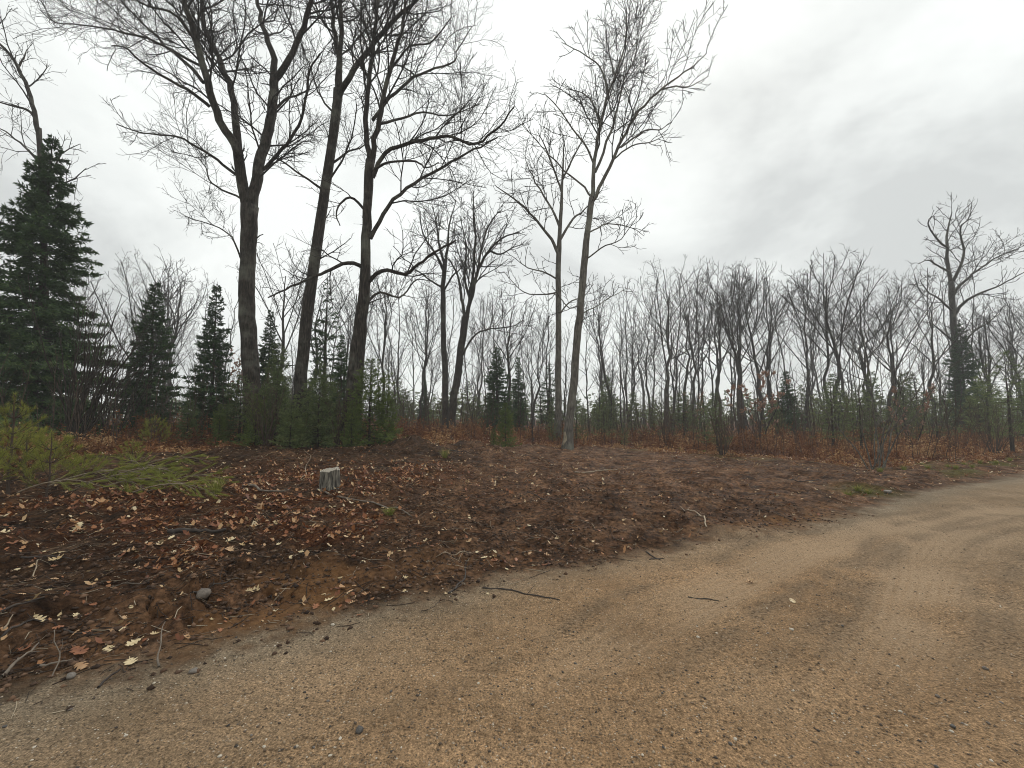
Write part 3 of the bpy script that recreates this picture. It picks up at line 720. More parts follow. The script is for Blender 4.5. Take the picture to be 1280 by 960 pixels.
# ------------------------------------------------------------------ the trees of the wood behind
def wood_tree(rng, H, r0, kind):
    """returns trunk mesh geo and crown geo about the origin"""
    K = 14
    P = np.zeros((1, K, 3)); P[0, :, 2] = np.linspace(-0.2, H * (0.78 if kind != 2 else 0.95), K)
    P[0, 1:, :2] = np.cumsum(rng.normal(0, H * 0.008, (K - 1, 2)) + rng.normal(0, H * 0.004, 2), 0)
    R = r0 * (1 - 0.85 * np.linspace(0, 1, K) ** 1.1)[None]
    R = R * (1 + 0.35 * np.exp(-np.maximum(P[:, :, 2], 0) / 0.3))
    tg = Geo(); V, f = tube_geo(P, R, 8, True); tg.add(V, f)
    rmin = 0.009
    cen, rad_ = np.array([P[0, -1, 0] * 0.6, P[0, -1, 1] * 0.6, H * 0.66]), np.array([0.30, 0.30, 0.345]) * H * (1.0 if kind == 0 else 0.78)
    rad_[2] = 0.345 * H
    def to_envelope(b):
        best = np.full(len(b), 0.25)
        for f_ in np.linspace(0.3, 2.0, 35):
            tip = b[:, 0] + (b[:, -1] - b[:, 0]) * f_
            ok = (((tip - cen) / rad_) ** 2).sum(1) < 0.8
            best = np.where(ok, f_, best)
        best = best * rng.uniform(0.85, 1.0, len(b))
        return b[:, :1] + (b - b[:, :1]) * best[:, None, None]
    if kind == 0:      # broad oak: strong upswept limbs, fan-shaped fine crown
        b1, r1 = spawn(rng, P, R, 1.5, 0.42, 0.99, (0.45, 1.0), 0.46, 9, 0.09, 0.06, 0.5, 0.022, 0.075, 2.0, 6)
        b1 = to_envelope(b1)
        b2, r2 = spawn(rng, b1, r1, 2.2, 0.25, 1.0, (0.4, 0.8), 0.40, 6, 0.13, 0.04, 0.5, 0.012, 0.03, 0.8, 2.2)
        b3, r3 = spawn(rng, b2, r2, 3.2, 0.15, 1.0, (0.4, 0.9), 0.5, 4, 0.16, 0.03, 0.55, rmin * 1.2, 0.02, 0.4, 1.0)
        b4, r4 = spawn(rng, b3, r3, 3.4, 0.15, 1.0, (0.4, 0.9), 0.55, 3, 0.16, 0.03, 0.7, rmin * 0.85, 0.010, 0.3, 0.6)
    elif kind == 1:    # upright narrower crown
        b1, r1 = spawn(rng, P, R, 1.9, 0.42, 0.99, (0.4, 0.9), 0.36, 8, 0.09, 0.08, 0.5, 0.025, 0.07, 1.2, 4.2)
        b1 = to_envelope(b1)
        b2, r2 = spawn(rng, b1, r1, 2.3, 0.25, 1.0, (0.4, 0.8), 0.40, 5, 0.14, 0.04, 0.5, 0.014, 0.035, 0.6, 1.7)
        b3, r3 = spawn(rng, b2, r2, 2.8, 0.15, 1.0, (0.4, 0.9), 0.5, 4, 0.16, 0.05, 0.6, rmin * 1.2, 0.018, 0.35, 1.0)
        b4, r4 = spawn(rng, b3, r3, 3.0, 0.15, 1.0, (0.4, 0.9), 0.55, 3, 0.16, 0.04, 0.7, rmin, 0.011, 0.25, 0.6)
    else:              # thin pole with short side branches
        b1, r1 = spawn(rng, P, R, 2.2, 0.25, 0.99, (0.45, 0.85), 0.2, 6, 0.11, 0.07, 0.5, 0.012, 0.03, 0.7, 2.2)
        b2, r2 = spawn(rng, b1, r1, 2.6, 0.2, 1.0, (0.4, 0.9), 0.45, 4, 0.15, 0.06, 0.6, 0.008, 0.016, 0.35, 1.0)
        b3, r3 = spawn(rng, b2, r2, 2.4, 0.2, 1.0, (0.4, 0.9), 0.5, 3, 0.15, 0.05, 0.7, 0.007, 0.01, 0.2, 0.5)
        b4, r4 = b3[:0], r3[:0]
    cg = Geo()
    for p, r, s in ((b1, r1, 5), (b2, r2, 3), (b3, r3, 3), (b4, r4, 3)):
        if len(p): V, f = tube_geo(p, r, s); cg.add(V, f)
    return tg, cg

rng = np.random.default_rng(5)
PROTO = {}
for kind, n in ((0, 5), (1, 4), (2, 5)):
    PROTO[kind] = []
    for i in range(n):
        H, r0 = ((14.0, 0.18), (13.0, 0.13), (10.0, 0.065))[kind]
        tg, cg = wood_tree(rng, H, r0, kind)
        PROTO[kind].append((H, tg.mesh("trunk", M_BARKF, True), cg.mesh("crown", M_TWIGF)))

def plant_tree(u, Y, vtop, kind, i, label, group, name="bare_tree", tilt=(0, 0)):
    x = (u - 640) / F * Y * CP
    z = hz(x, Y)
    H, tm, cm = PROTO[kind][i % len(PROTO[kind])]
    b = (480 - vtop) / F
    top = EYE + (SP + b * CP) * Y / (CP - b * SP)
    s = (top - z) / H / 0.98
    r = thing(name, label, "tree", (x, Y, z), group, rng.uniform(0, 6.28), 1.0)
    r.scale = (s * 1.0, s * 1.0, s)
    r.rotation_euler[0], r.rotation_euler[1] = tilt
    link("trunk", tm, r); link("crown", cm, r)
    return r
G_FAR = "bare trees of the wood behind the clearing"
for k, (u, Y, vt, kind, lab, tilt) in enumerate([
    (832, 31, 308, 0, "round-crowned bare oak standing apart at the edge of the far treeline", (0, -0.06)),
    (868, 36, 335, 1, "bare tree with a bent trunk next to the round-crowned oak", (0, 0.06)),
    (897, 34, 322, 1, "straight bare tree above the bushy green pine in the thicket", (0, 0)),
    (922, 37, 330, 1, "thin bare tree tilted behind the russet-leaved young oak", (0, -0.05)),
    (930, 40, 318, 0, "bare oak behind the russet-leaved young oak, twiggy and upright", (0, 0)),
    (957, 36, 328, 0, "forked bare oak rising straight above the russet-leaved young oak", (0, 0.02)),
    (1032, 34, 312, 1, "bare tree with thick straight trunk above the dark spruce clump", (0, -0.02)),
    (1055, 33, 308, 0, "tall bare oak behind the many-stemmed roadside shrub", (0, 0)),
    (1092, 35, 325, 0, "leaning bare oak behind the many-stemmed roadside shrub", (0, -0.1)),
    (150, 30, 308, 0, "bare oak with fine rounded crown behind the young spruces", (0, 0.02)),
    (205, 32, 318, 0, "wide bare oak with fine crown between two young spruces", (0, 0.05)),
    (352, 27, 305, 0, "bare oak seen between the forked oak and the slanting oak", (0, 0)),
    (523, 30, 352, 1, "bare tree behind the oak with low arching limbs", (0, 0)),
    (478, 27, 320, 1, "bare tree close beside the oak with low arching limbs", (0, 0.02)),
    (630, 28, 345, 0, "bare oak towering over the dark spruce in the bracken", (0, 0)),
    (662, 33, 378, 1, "thin curved bare tree beside the layered pine", (0, 0.07)),
    (765, 34, 352, 0, "bare oak with drooping side twigs behind the leaning slender oak", (0, -0.03)),
    (788, 38, 375, 1, "narrow bare tree next to the round-crowned oak", (0, 0)),
    (1128, 36, 350, 1, "bare tree between the roadside shrub and the flat-limbed oak", (0, 0)),
    (1245, 34, 375, 0, "bare oak behind the flat-limbed oak, half its height", (0, 0)),
    (1275, 31, 362, 0, "bare oak above the bright pine at the road bend", (0, 0)),
    ]):
    plant_tree(u, Y, vt, kind, k, lab, G_FAR, tilt=tilt)
for k in range(160):
    u = rng.uniform(-120, 1400)
    Y = rng.uniform(29, 68)
    vt = rng.uniform(312, 425) + (Y - 30) * 0.8 + (20 if 640 < u < 800 else 0)
    plant_tree(u, Y, vt, int(rng.choice([1, 2, 0], p=[0.27, 0.6, 0.13])), k, "thin bare tree among many in the far wood", "thin trees deep in the wood", tilt=(rng.normal(0, 0.03), rng.normal(0, 0.05)))
for k in range(70):
    u = rng.uniform(-100, 1380)
    Y = rng.uniform(20, 34)
    vt = rng.uniform(385, 455)
    plant_tree(u, Y, vt, 2, k, "slim bare sapling in the thicket behind the clearing", "slim saplings in the thicket", "bare_sapling")

# ------------------------------------------------------------------ evergreens
def blades(rng, pos, d, length, width, tint_c, g, curve=0.0):
    """small two-triangle leaf blades"""
    n = len(pos)
    side = unit(np.cross(d, rng.normal(0, 1, (n, 3))))
    L = (length * rng.uniform(0.7, 1.2, n))[:, None]; W = (width * rng.uniform(0.7, 1.2, n))[:, None]
    a, b_ = pos, pos + d * L
    m = pos + d * L * 0.45 + np.array([0, 0, curve]) * L
    V = np.stack([a, m + side * W / 2, b_, m - side * W / 2], 1).reshape(-1, 3)
    q = np.arange(n)[:, None] * 4 + np.arange(4)[None, :]
    t = np.clip(tint_c + rng.normal(0, 0.16, n), 0, 1)
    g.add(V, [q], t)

def spruce(rng, H, Rb, step=0.16, per=6, blade=(0.10, 0.032), shape=0.85, z0=0.05, droop=0.22, bl=15, nb=6):
    K = 12
    P = np.zeros((1, K, 3)); P[0, :, 2] = np.linspace(-0.15, H, K); P[0, 1:-1, :2] = rng.normal(0, 0.01 * H / 6, (K - 2, 2))
    R = (0.017 * H * (1 - 0.95 * np.linspace(0, 1, K)))[None]
    tg = Geo(); V, f = tube_geo(P, R, 7); tg.add(V, f)
    zs = np.arange(z0 * H, H * 0.985, step)
    z = np.repeat(zs, per) + rng.uniform(-step, step, len(zs) * per) * 0.5
    z = np.clip(z, 0.1, H * 0.99)
    fr = 1 - z / H
    lay = 0.75 + 0.5 * vnoise(z * 1.3, z * 0 + H, int(H * 10))
    L = Rb * np.minimum(fr ** shape, 1) * lay * rng.uniform(0.45, 1.15, len(z)) + 0.02
    az = np.arange(len(z)) * 2.399 + rng.normal(0, 0.3, len(z))
    out = np.stack([np.cos(az), np.sin(az), np.zeros_like(az)], 1)
    KB = 5
    B = np.empty((len(z), KB, 3))
    upb = 0.35 - 0.55 * fr
    for k in range(KB):
        t = k / (KB - 1)
        B[:, k] = out * (L * t)[:, None]
        B[:, k, 2] = z + L * (upb * t - droop * t * t + 0.18 * t ** 4)
    RB = np.clip(L * 0.012, 0.004, 0.03)[:, None] * (1 - 0.8 * np.linspace(0, 1, KB))[None]
    V, f = tube_geo(B, RB, 3); tg.add(V, f)
    # branchlets to both sides in the plane of the branch
    n = len(z)
    cnt = np.maximum((L / Rb * bl).astype(int), 3)
    idx = np.repeat(np.arange(n), cnt)
    t = rng.uniform(0.18, 1.0, len(idx))
    pos, T, _ = at_t(B, RB, idx, t)
    sd = np.where(rng.random(len(idx)) < 0.5, -1.0, 1.0)
    sv = np.stack([-np.sin(az), np.cos(az), np.zeros_like(az)], 1)[idx]
    d = unit(T * 0.75 + sv * sd[:, None] * 0.8 + rng.normal(0, 0.12, (len(idx), 3)) + np.array([0, 0, -0.08]))
    bl_len = np.clip(L[idx] * 0.42 * (1.1 - t), 0.06, 0.8)
    i2 = np.repeat(np.arange(len(idx)), nb)
    s = np.tile((np.arange(nb) + 0.5) / nb, len(idx))
    p2 = pos[i2] + d[i2] * (bl_len[i2] * s)[:, None] + rng.normal(0, 0.01, (len(i2), 3))
    d2 = unit(d[i2] + rng.normal(0, 0.45, (len(i2), 3)))
    g = Geo()
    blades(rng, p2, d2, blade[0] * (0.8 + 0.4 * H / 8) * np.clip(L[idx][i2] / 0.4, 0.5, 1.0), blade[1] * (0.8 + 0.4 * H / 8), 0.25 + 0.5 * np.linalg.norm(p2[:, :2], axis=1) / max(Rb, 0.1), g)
    return tg, g

M_CTRUNK = bark_mat("conifer_bark", (0.02, 0.016, 0.013), (0.05, 0.04, 0.033), (0.09, 0.075, 0.06), 1.4, 0.2)
def add_conifer(name, label, u, Y, vtop, proto, group=None, sx=1.0, cat="tree", dz=0.0):
    x = (u - 640) / F * Y * CP
    z = hz(x, Y)
    H, tm, cm = proto
    b = (480 - vtop) / F
    top = EYE + (SP + b * CP) * Y / (CP - b * SP)
    s = (top - z) / H
    r = thing(name, label, cat, (x, Y, z + dz), group, rng.uniform(0, 6.28))
    r.scale = (s * sx, s * sx, s)
    link("trunk", tm, r); link("crown", cm, r)
    return r
def cproto(H, Rb, mat=M_SPRUCE, **kw):
    tg, cg = spruce(rng, H, Rb, **kw)
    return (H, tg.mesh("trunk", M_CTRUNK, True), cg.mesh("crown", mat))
S_BIG = cproto(8.8, 2.3, step=0.2, per=11, shape=0.82, bl=40, nb=11, z0=0.05, blade=(0.12, 0.028))
S_MID = [cproto(5.0, 1.0, step=0.13, per=9, shape=0.9, bl=24, nb=8, blade=(0.11, 0.028)) for _ in range(2)]
S_THIN = cproto(5.5, 0.75, step=0.24, per=5, shape=0.75, bl=18, nb=8, blade=(0.11, 0.022), z0=0.2)
S_SMALL = [cproto(2.2, 0.75, M_PINEB, step=0.075, per=6, shape=0.6, bl=15, nb=6, blade=(0.12, 0.022), droop=0.02) for _ in range(3)]
S_AIRY = [cproto(2.4, 0.8, M_PINEB, step=0.11, per=5, shape=0.6, bl=11, nb=5, blade=(0.12, 0.017), droop=0.02, z0=0.2) for _ in range(2)]
S_LIGHT = [cproto(2.4, 1.0, M_PINEL, step=0.085, per=6, shape=0.6, bl=15, nb=7, blade=(0.12, 0.022), droop=0.0) for _ in range(2)]
S_FAR = [cproto(4.0, 1.15, M_PINEB, step=0.16, per=6, shape=0.65, bl=11, nb=5, blade=(0.17, 0.045)) for _ in range(2)]

add_conifer("spruce_tree", "tall dense dark spruce towering over the young pine saplings", 38, 13.0, 170, S_BIG, sx=0.88)
add_conifer("spruce_tree", "tall dark spruce at the very edge of the wood behind the saplings", -75, 15.0, 215, S_BIG, sx=0.9)
add_conifer("spruce_tree", "young dark spruce with open sparse layers beside the leaning brush stems", 184, 15.5, 350, S_MID[0], sx=1.05)
add_conifer("spruce_tree", "young dark spruce with a long thin leader beside the forked oak", 263, 15.0, 352, S_MID[1], sx=0.85)
add_conifer("spruce_tree", "dark spruce half hidden behind the forked oak trunk", 333, 17.0, 385, S_MID[0], sx=0.8)
add_conifer("spruce_tree", "thin sparse spruce between the slanting oak and the low-limbed oak", 404, 16.8, 342, S_THIN, sx=1.0)
add_conifer("spruce_tree", "narrow spruce behind the bushy light green pine", 425, 17.5, 415, S_MID[1], sx=0.8)
add_conifer("spruce_tree", "dark spruce standing in the bracken behind the small light fir", 621, 24.0, 432, S_MID[0], sx=1.2)
add_conifer("spruce_tree", "slim dark spruce just beside the spruce in the bracken", 648, 26.0, 444, S_MID[1], sx=0.8)
add_conifer("pine_tree", "pine with separate open tiers beside the straight grey oak", 687, 28.0, 452, S_THIN, sx=1.6)
add_conifer("spruce_tree", "dark spruce beside the flat-limbed oak in the far thicket", 1208, 31.0, 402, S_MID[0], sx=1.0)
add_conifer("spruce_tree", "spruce clump beside the russet-leaved young oak", 985, 27.0, 462, S_MID[1], sx=1.3)
add_conifer("spruce_tree", "small pointed spruce in the gap beyond the slim upright oak", 530, 34.0, 470, S_MID[0], sx=0.8)
for k, (u, Y, vt, p, sx, lab, nm) in enumerate([
    (462, 13.6, 448, S_LIGHT[0], 0.95, "bushy light green pine growing against the low-limbed oak", "pine_shrub"),
    (484, 14.0, 486, S_LIGHT[1], 0.8, "lower light green pine beside the leaning cut stick", "pine_shrub"),
    (632, 16.2, 503, S_LIGHT[1], 0.7, "small light green fir leaning at the rim of the clearing", "fir_sapling"),
    (617, 15.6, 535, S_LIGHT[0], 0.7, "knee-high light green fir below the small leaning fir", "fir_sapling"),
    (300, 13.0, 470, S_SMALL[0], 1.1, "dark green fir shrub at the foot of the forked oak", "fir_shrub"),
    (345, 12.8, 462, S_SMALL[1], 1.0, "tall fir shrub between the forked oak and the slanting oak", "fir_shrub"),
    (385, 13.4, 478, S_SMALL[2], 1.05, "fir shrub under the slanting oak", "fir_shrub"),
    (412, 13.6, 470, S_SMALL[0], 0.9, "fir shrub beside the bushy light green pine", "fir_shrub"),
    (320, 12.2, 492, S_LIGHT[1], 0.75, "fresh green young pine in front of the forked oak trunk", "pine_shrub"),
    (364, 12.0, 500, S_SMALL[2], 1.1, "low green young pine in front of the slanting oak", "pine_shrub"),
    (398, 12.6, 452, S_SMALL[1], 0.8, "tall slim green young pine just beside the slanting oak", "pine_shrub"),
    (440, 12.8, 500, S_LIGHT[1], 0.7, "knee-high fresh green pine in front of the low-limbed oak", "pine_shrub"),
    (275, 12.4, 505, S_LIGHT[0], 0.6, "fresh green young pine between the long-leadered spruce and the forked oak", "pine_shrub"),
    (345, 14.5, 430, S_SMALL[0], 0.7, "slim tall green pine standing right behind the fir shrubs", "pine_shrub"),
    (720, 21.0, 492, S_AIRY[0], 1.0, "soft green young pine behind the leaning slender oak", "pine_shrub"),
    (755, 22.0, 498, S_AIRY[1], 1.1, "soft green young pine beside the bracken opening", "pine_shrub"),
    (815, 22.0, 497, S_AIRY[1], 1.1, "soft green young pine at the foot of the round-crowned oak", "pine_shrub"),
    (1130, 20.0, 488, S_AIRY[0], 1.2, "soft green young pine near the small russet oak", "pine_shrub"),
    (1170, 22.0, 485, S_AIRY[0], 1.2, "soft green young pine in front of the flat-limbed oak", "pine_shrub"),
    (235, 12.8, 500, S_SMALL[1], 1.0, "low fir shrub before the long-leadered spruce", "fir_shrub"),
    (895, 15.8, 492, S_AIRY[1], 1.0, "bushy green pine with bare stems beneath in the thicket", "pine_shrub"),
    (880, 20.0, 495, S_AIRY[0], 1.3, "green pine shrub behind the bare-stemmed pine", "pine_shrub"),
    (1040, 18.5, 478, S_AIRY[0], 1.3, "wide green pine shrub behind the many-stemmed roadside shrub", "pine_shrub"),
    (1075, 17.0, 482, S_AIRY[1], 1.2, "green pine shrub mingled with the many-stemmed roadside shrub", "pine_shrub"),
    (1262, 17.5, 440, S_AIRY[0], 1.05, "tall bright pine at the bend of the road", "pine_shrub"),
    (1235, 21.0, 470, S_AIRY[1], 1.2, "green pine shrub next to the tall bright pine at the bend", "pine_shrub"),
    (690, 19.5, 520, S_AIRY[0], 0.9, "low green pine shrub at the foot of the straight grey oak", "pine_shrub"),
    (780, 18.5, 530, S_AIRY[0], 1.0, "low green shrub in bracken beside the leaning slender oak", "pine_shrub"),
    ]):
    add_conifer(nm, lab, u, Y, vt, p, sx=sx, cat="shrub", group="evergreen shrubs along the wood edge")
for k in range(62):
    u = rng.uniform(480, 1400) if k < 46 else rng.uniform(-80, 440)
    Y = rng.uniform(22, 46)
    add_conifer("young_pine", "young green pine deep in the thicket of the far wood", u, Y, rng.uniform(468, 508) - (12 if u > 1000 else 0), S_FAR[k % 2], "young pines in the far thicket", rng.uniform(0.8, 1.4))

def needle_sapling(rng, H, spread, whorls=5, needle=0.09, mat=M_PINE, flat=False):
    """long-needled young pine: whorls of upswept branches with needle brushes"""
    K = 8
    P = np.zeros((1, K, 3)); P[0, :, 2] = np.linspace(-0.05, H, K); P[0, 1:, :2] = np.cumsum(rng.normal(0, H * 0.008, (K - 1, 2)), 0)
    R = (0.012 * H * (1 - 0.75 * np.linspace(0, 1, K)) + 0.003)[None]
    B, RB = [], []
    for w in range(whorls):
        z = H * (0.12 + 0.80 * w / whorls)
        n = 5 + int(rng.integers(0, 3))
        for j in range(n):
            az = j * 6.283 / n + w * 0.7 + rng.normal(0, 0.2)
            L = spread * (1.05 - 0.75 * w / whorls) * rng.uniform(0.7, 1.15)
            o = np.array([math.cos(az), math.sin(az), 0])
            t = np.linspace(0, 1, 6)[:, None]
            b = o * L * t * (1 - 0.15 * t) + np.array([0, 0, 1]) * (z + L * (0.28 * t + 0.42 * t * t))
            b[:, :2] += P[0, min(K - 1, int(z / H * (K - 1))), :2]
            B.append(b); RB.append(np.linspace(0.006, 0.003, 6) * (0.6 + H * 0.35))
    B, RB = np.array(B), np.array(RB)
    S2, R2 = spawn(rng, B, RB, 4.0, 0.35, 0.92, (0.5, 0.9), 0.42, 6, 0.06, 0.12, 0.7, 0.0025, 0.006, 0.10, 0.4)
    tg = Geo()
    V, f = tube_geo(P, R, 7); tg.add(V, f)
    for p, r in ((B, RB), (S2, R2)):
        V, f = tube_geo(p, r, 4); tg.add(V, f)
    allb = np.concatenate([B, S2, resample(P[0, -3:], R[0, -3:], 6)[0][None]]); allr = np.concatenate([RB, R2, np.full((1, 6), 0.004)])
    Ls = np.linalg.norm(np.diff(allb, axis=1), axis=2).sum(1)
    cnt = (Ls * 0.75 * 340).astype(int) + 25
    idx = np.repeat(np.arange(len(allb)), cnt)
    t = 1 - rng.random(len(idx)) ** 1.3 * 0.6
    pos, T, _ = at_t(allb, allr, idx, t)
    d = unit(T * 0.8 + unit(rng.normal(0, 1, T.shape)) * rng.uniform(0.35, 0.75, (len(idx), 1)))
    n = len(idx)
    side = unit(np.cross(d, rng.normal(0, 1, (n, 3))))
    L = (needle * rng.uniform(0.7, 1.15, n))[:, None]
    wd = 0.0016
    V = np.stack([pos - side * wd, pos + side * wd, pos + d * L - np.array([0, 0, 0.12]) * L], 1).reshape(-1, 3)
    g = Geo(); g.add(V, [np.arange(n * 3).reshape(-1, 3)], np.clip(0.25 + 0.4 * t + rng.normal(0, 0.15, n) - 0.2 * (pos[:, 2] < 0.25 * H), 0, 1))
    return H, tg.mesh("stem", M_STEM, True), g.mesh("needles", mat)
SAP = [needle_sapling(rng, 1.5, 0.62), needle_sapling(rng, 0.9, 0.5, 4), needle_sapling(rng, 0.55, 0.45, 3)]
def add_sapling(u, v, p, s, label, rz=0.0, tilt=(0, 0)):
    x, y = ground_hit(u, v)
    H, tm, cm = p
    r = thing("pine_sapling", label, "sapling", (x, y, hz(x, y)), "pine saplings beside the clearing", rz, s)
    r.rotation_euler = (*tilt, rz)
    link("stem", tm, r); link("needles", cm, r)
add_sapling(10, 618, SAP[0], 0.98, "tallest long-needled young pine sapling, at the edge of the clearing")
add_sapling(58, 622, SAP[1], 1.05, "yellow-green bushy pine sapling beside the tallest sapling", 1.0)
add_sapling(-35, 628, SAP[1], 1.1, "pine sapling spreading behind the tallest sapling", 2.0)
add_sapling(30, 600, SAP[1], 1.0, "pine sapling half hidden behind the bushy yellow-green one", 2.6)
add_sapling(164, 585, SAP[1], 0.62, "small round pine sapling behind the pile of cut boughs", 0.5)
add_sapling(192, 560, SAP[1], 0.95, "dark young pine sapling between the round sapling and the spruce", 3.0)
add_sapling(105, 600, SAP[2], 0.8, "low pine sapling at the end of the cut boughs", 3.5)

# cut boughs lying on the ground
M_ST_BOUGH = plain_mat("cut_bough_bark", (0.20, 0.16, 0.11))
def bough(rng, L):
    K = 8
    t = np.linspace(0, 1, K)
    P = np.stack([L * t, 0.06 * L * np.sin(t * 3), 0.03 + 0.5 * L * t * (1 - t) + 0 * t], 1)[None]
    R = np.linspace(0.010, 0.004, K)[None]
    S2, R2 = spawn(rng, P, R, 13, 0.25, 1.0, (0.5, 0.8), 0.36, 5, 0.06, -0.02, 0.6, 0.003, 0.006, 0.12, 0.5)
    S2[:, :, 2] = np.maximum(S2[:, :, 2] * 0.8 + P[0, 0, 2], 0.015)
    tg = Geo()
    for p, r, s in ((P, R, 6), (S2, R2, 4)):
        V, f = tube_geo(p, r, s); tg.add(V, f)
    allb = np.concatenate([S2]); n_ = 95
    idx = np.repeat(np.arange(len(allb)), n_)
    tt = 1 - rng.random(len(idx)) * 0.85
    pos, T, _ = at_t(allb, R2, idx, tt)
    d = unit(T + unit(rng.normal(0, 1, T.shape)) * 0.55 * np.array([1, 1, 0.5]))
    n = len(idx); side = unit(np.cross(d, rng.normal(0, 1, (n, 3)))); Lg = (0.09 * rng.uniform(0.7, 1.2, n))[:, None]
    V = np.stack([pos - side * 0.0022, pos + side * 0.0022, pos + d * Lg], 1).reshape(-1, 3)
    V[:, 2] = np.maximum(V[:, 2], 0.005)
    g = Geo(); g.add(V, [np.arange(n * 3).reshape(-1, 3)], np.clip(rng.normal(0.55, 0.2, n), 0, 1))
    return tg.mesh("stem", M_ST_BOUGH, True), g.mesh("needles", M_PINE)
BOUGH = [bough(rng, 1.2), bough(rng, 0.9), bough(rng, 1.0)]
for k, (u, v, rz, s) in enumerate([(95, 612, 0.2, 1.0), (120, 622, 0.5, 1.1), (150, 606, -0.1, 1.1), (60, 626, 0.35, 1.0), (185, 618, 0.3, 0.9), (110, 600, -0.3, 1.0), (165, 628, 0.1, 0.9), (20, 634, 0.2, 1.0), (215, 600, 2.7, 0.9), (250, 622, 2.9, 0.8), (135, 612, 0.9, 1.0), (170, 600, 0.4, 1.1), (90, 620, -0.2, 1.1), (205, 612, 0.2, 1.0), (130, 604, 0.1, 1.2), (185, 606, 2.5, 1.0)]):
    x, y = ground_hit(u, v)
    tm, cm = BOUGH[k % 3]
    sl = (hz(x + 0.8 * math.cos(rz), y + 0.8 * math.sin(rz)) - hz(x, y)) / 0.8
    r = thing("cut_pine_bough", "cut green pine bough lying flat in the pile by the saplings", "branch", (x, y, hz(x, y) + 0.02 + 0.05 * (k % 4)), "cut pine boughs", rz, s)
    r.rotation_euler = (0, -math.atan(sl), rz)
    link("stem", tm, r); link("needles", cm, r)

# ------------------------------------------------------------------ shrubs with bare stems
def multi_stem(rng, n, H, spread, lean=(0, 0), r=0.02, dens=(1.6, 2.2), leaves=0.0, K=9, base=0.14):
    P = np.empty((n, K, 3))
    for i in range(n):
        az = rng.uniform(0, 6.28); o = rng.uniform(0.1, 1.0) * spread
        tip = np.array([math.cos(az) * o + lean[0], math.sin(az) * o + lean[1], H * rng.uniform(0.6, 1.0)])
        b0 = np.array([math.cos(az), math.sin(az), 0]) * rng.uniform(0.02, base)
        t = np.linspace(0, 1, K)[:, None]
        P[i] = b0 + (tip - b0) * t * np.array([1, 1, 1.0]) + np.array([0, 0, 0.12 * H]) * (t * (1 - t)) 
        P[i, 1:] += np.cumsum(rng.normal(0, 0.012 * H, (K - 1, 3)) * np.array([1, 1, 0.3]), 0)
        P[i, 0, 2] = -0.05
    R = (r * rng.uniform(0.6, 1.2, n))[:, None] * (1 - 0.8 * np.linspace(0, 1, K))[None]
    b1, r1 = spawn(rng, P, R, dens[0], 0.25, 1.0, (0.35, 0.8), 0.32, 5, 0.1, 0.06, 0.6, 0.006, 0.012, 0.3, 1.6)
    b2, r2 = spawn(rng, b1, r1, dens[1], 0.2, 1.0, (0.4, 0.8), 0.5, 4, 0.12, 0.04, 0.7, 0.005, 0.007, 0.15, 0.7)
    tg, cg = Geo(), Geo()
    for i in range(n): pass
    for p, q, s in ((b1, r1, 4), (b2, r2, 3)):
        V, f = tube_geo(p, q, s); cg.add(V, f)
    lg = None
    if leaves:
        allb, allr = (b2, r2) if len(b2) > 20 else (b1, r1)
        m = int(leaves)
        idx = rng.integers(0, len(allb), m)
        pos, T, _ = at_t(allb, allr, idx, rng.random(m))
        lg = Geo(); blades(rng, pos, unit(T + rng.normal(0, 0.8, T.shape) + np.array([0, 0, -0.5])), 0.15, 0.07, 0.5, lg)
    return P, R, cg, lg
def add_shrub(name, label, u, Y, n, H, spread, lean=(0, 0), r=0.02, dens=(1.6, 2.2), leaves=0, bark=None, lmat=None, group=None, seed=1, base=0.14):
    rg = np.random.default_rng(seed)
    x = (u - 640) / F * Y * CP
    P, R, cg, lg = multi_stem(rg, n, H, spread, lean, r, dens, leaves, base=base)
    t = thing(name, label, "shrub" if n > 2 else "tree", (x, Y, hz(x, Y)), group)
    for i in range(n):
        V, f = tube_geo(P[i:i + 1], R[i:i + 1], 7, True)
        link("stem", mesh("stem", V, f, bark or M_STEM, True), t)
    link("twigs", cg.mesh("twigs", bark or M_STEM), t, kind="stuff")
    if lg: link("leaves", lg.mesh("leaves", lmat or M_OAKL), t, kind="stuff")
    return t
add_shrub("bare_shrub", "many-stemmed bare shrub with tall whips at the edge of the road", 1086, 12.6, 9, 4.6, 2.6, (0.2, 0.2), 0.019, (1.6, 2.0), bark=M_BARKG, seed=23, base=0.34)
add_shrub("bare_shrub", "clump of bare stems below the bushy green pine", 902, 15.2, 26, 1.9, 0.7, (0, 0), 0.012, bark=M_STEM, seed=4)
add_shrub("bare_shrub", "dark leaning brush of many bare stems beside the tall spruce", 92, 11.6, 26, 4.3, 1.7, (1.1, 0), 0.024, (1.6, 2.0), bark=M_STEMD, seed=5)
add_shrub("bare_shrub", "dark bare stems at the foot of the tall spruce", 140, 13.5, 14, 3.6, 1.3, (0.3, 0), 0.02, (1.6, 2.0), bark=M_STEMD, seed=6)
add_shrub("bare_shrub", "thicket of fine bare stems around the fir shrubs under the oaks", 335, 12.2, 30, 1.8, 0.9, (0, 0), 0.011, bark=M_STEM, seed=7)
add_shrub("bare_shrub", "thin bare brush between the fir shrubs and the low-limbed oak", 425, 12.9, 20, 1.9, 0.8, (0, 0), 0.011, bark=M_STEM, seed=8)
add_shrub("bare_shrub", "bare grey brush in the bracken beside the round-crowned oak", 835, 18.0, 22, 2.0, 1.0, (0, 0), 0.012, bark=M_STEM, seed=9)
add_shrub("bare_shrub", "bare brush at the foot of the tall bright pine", 1240, 16.5, 22, 2.2, 1.1, (0, 0), 0.012, bark=M_STEM, seed=10)
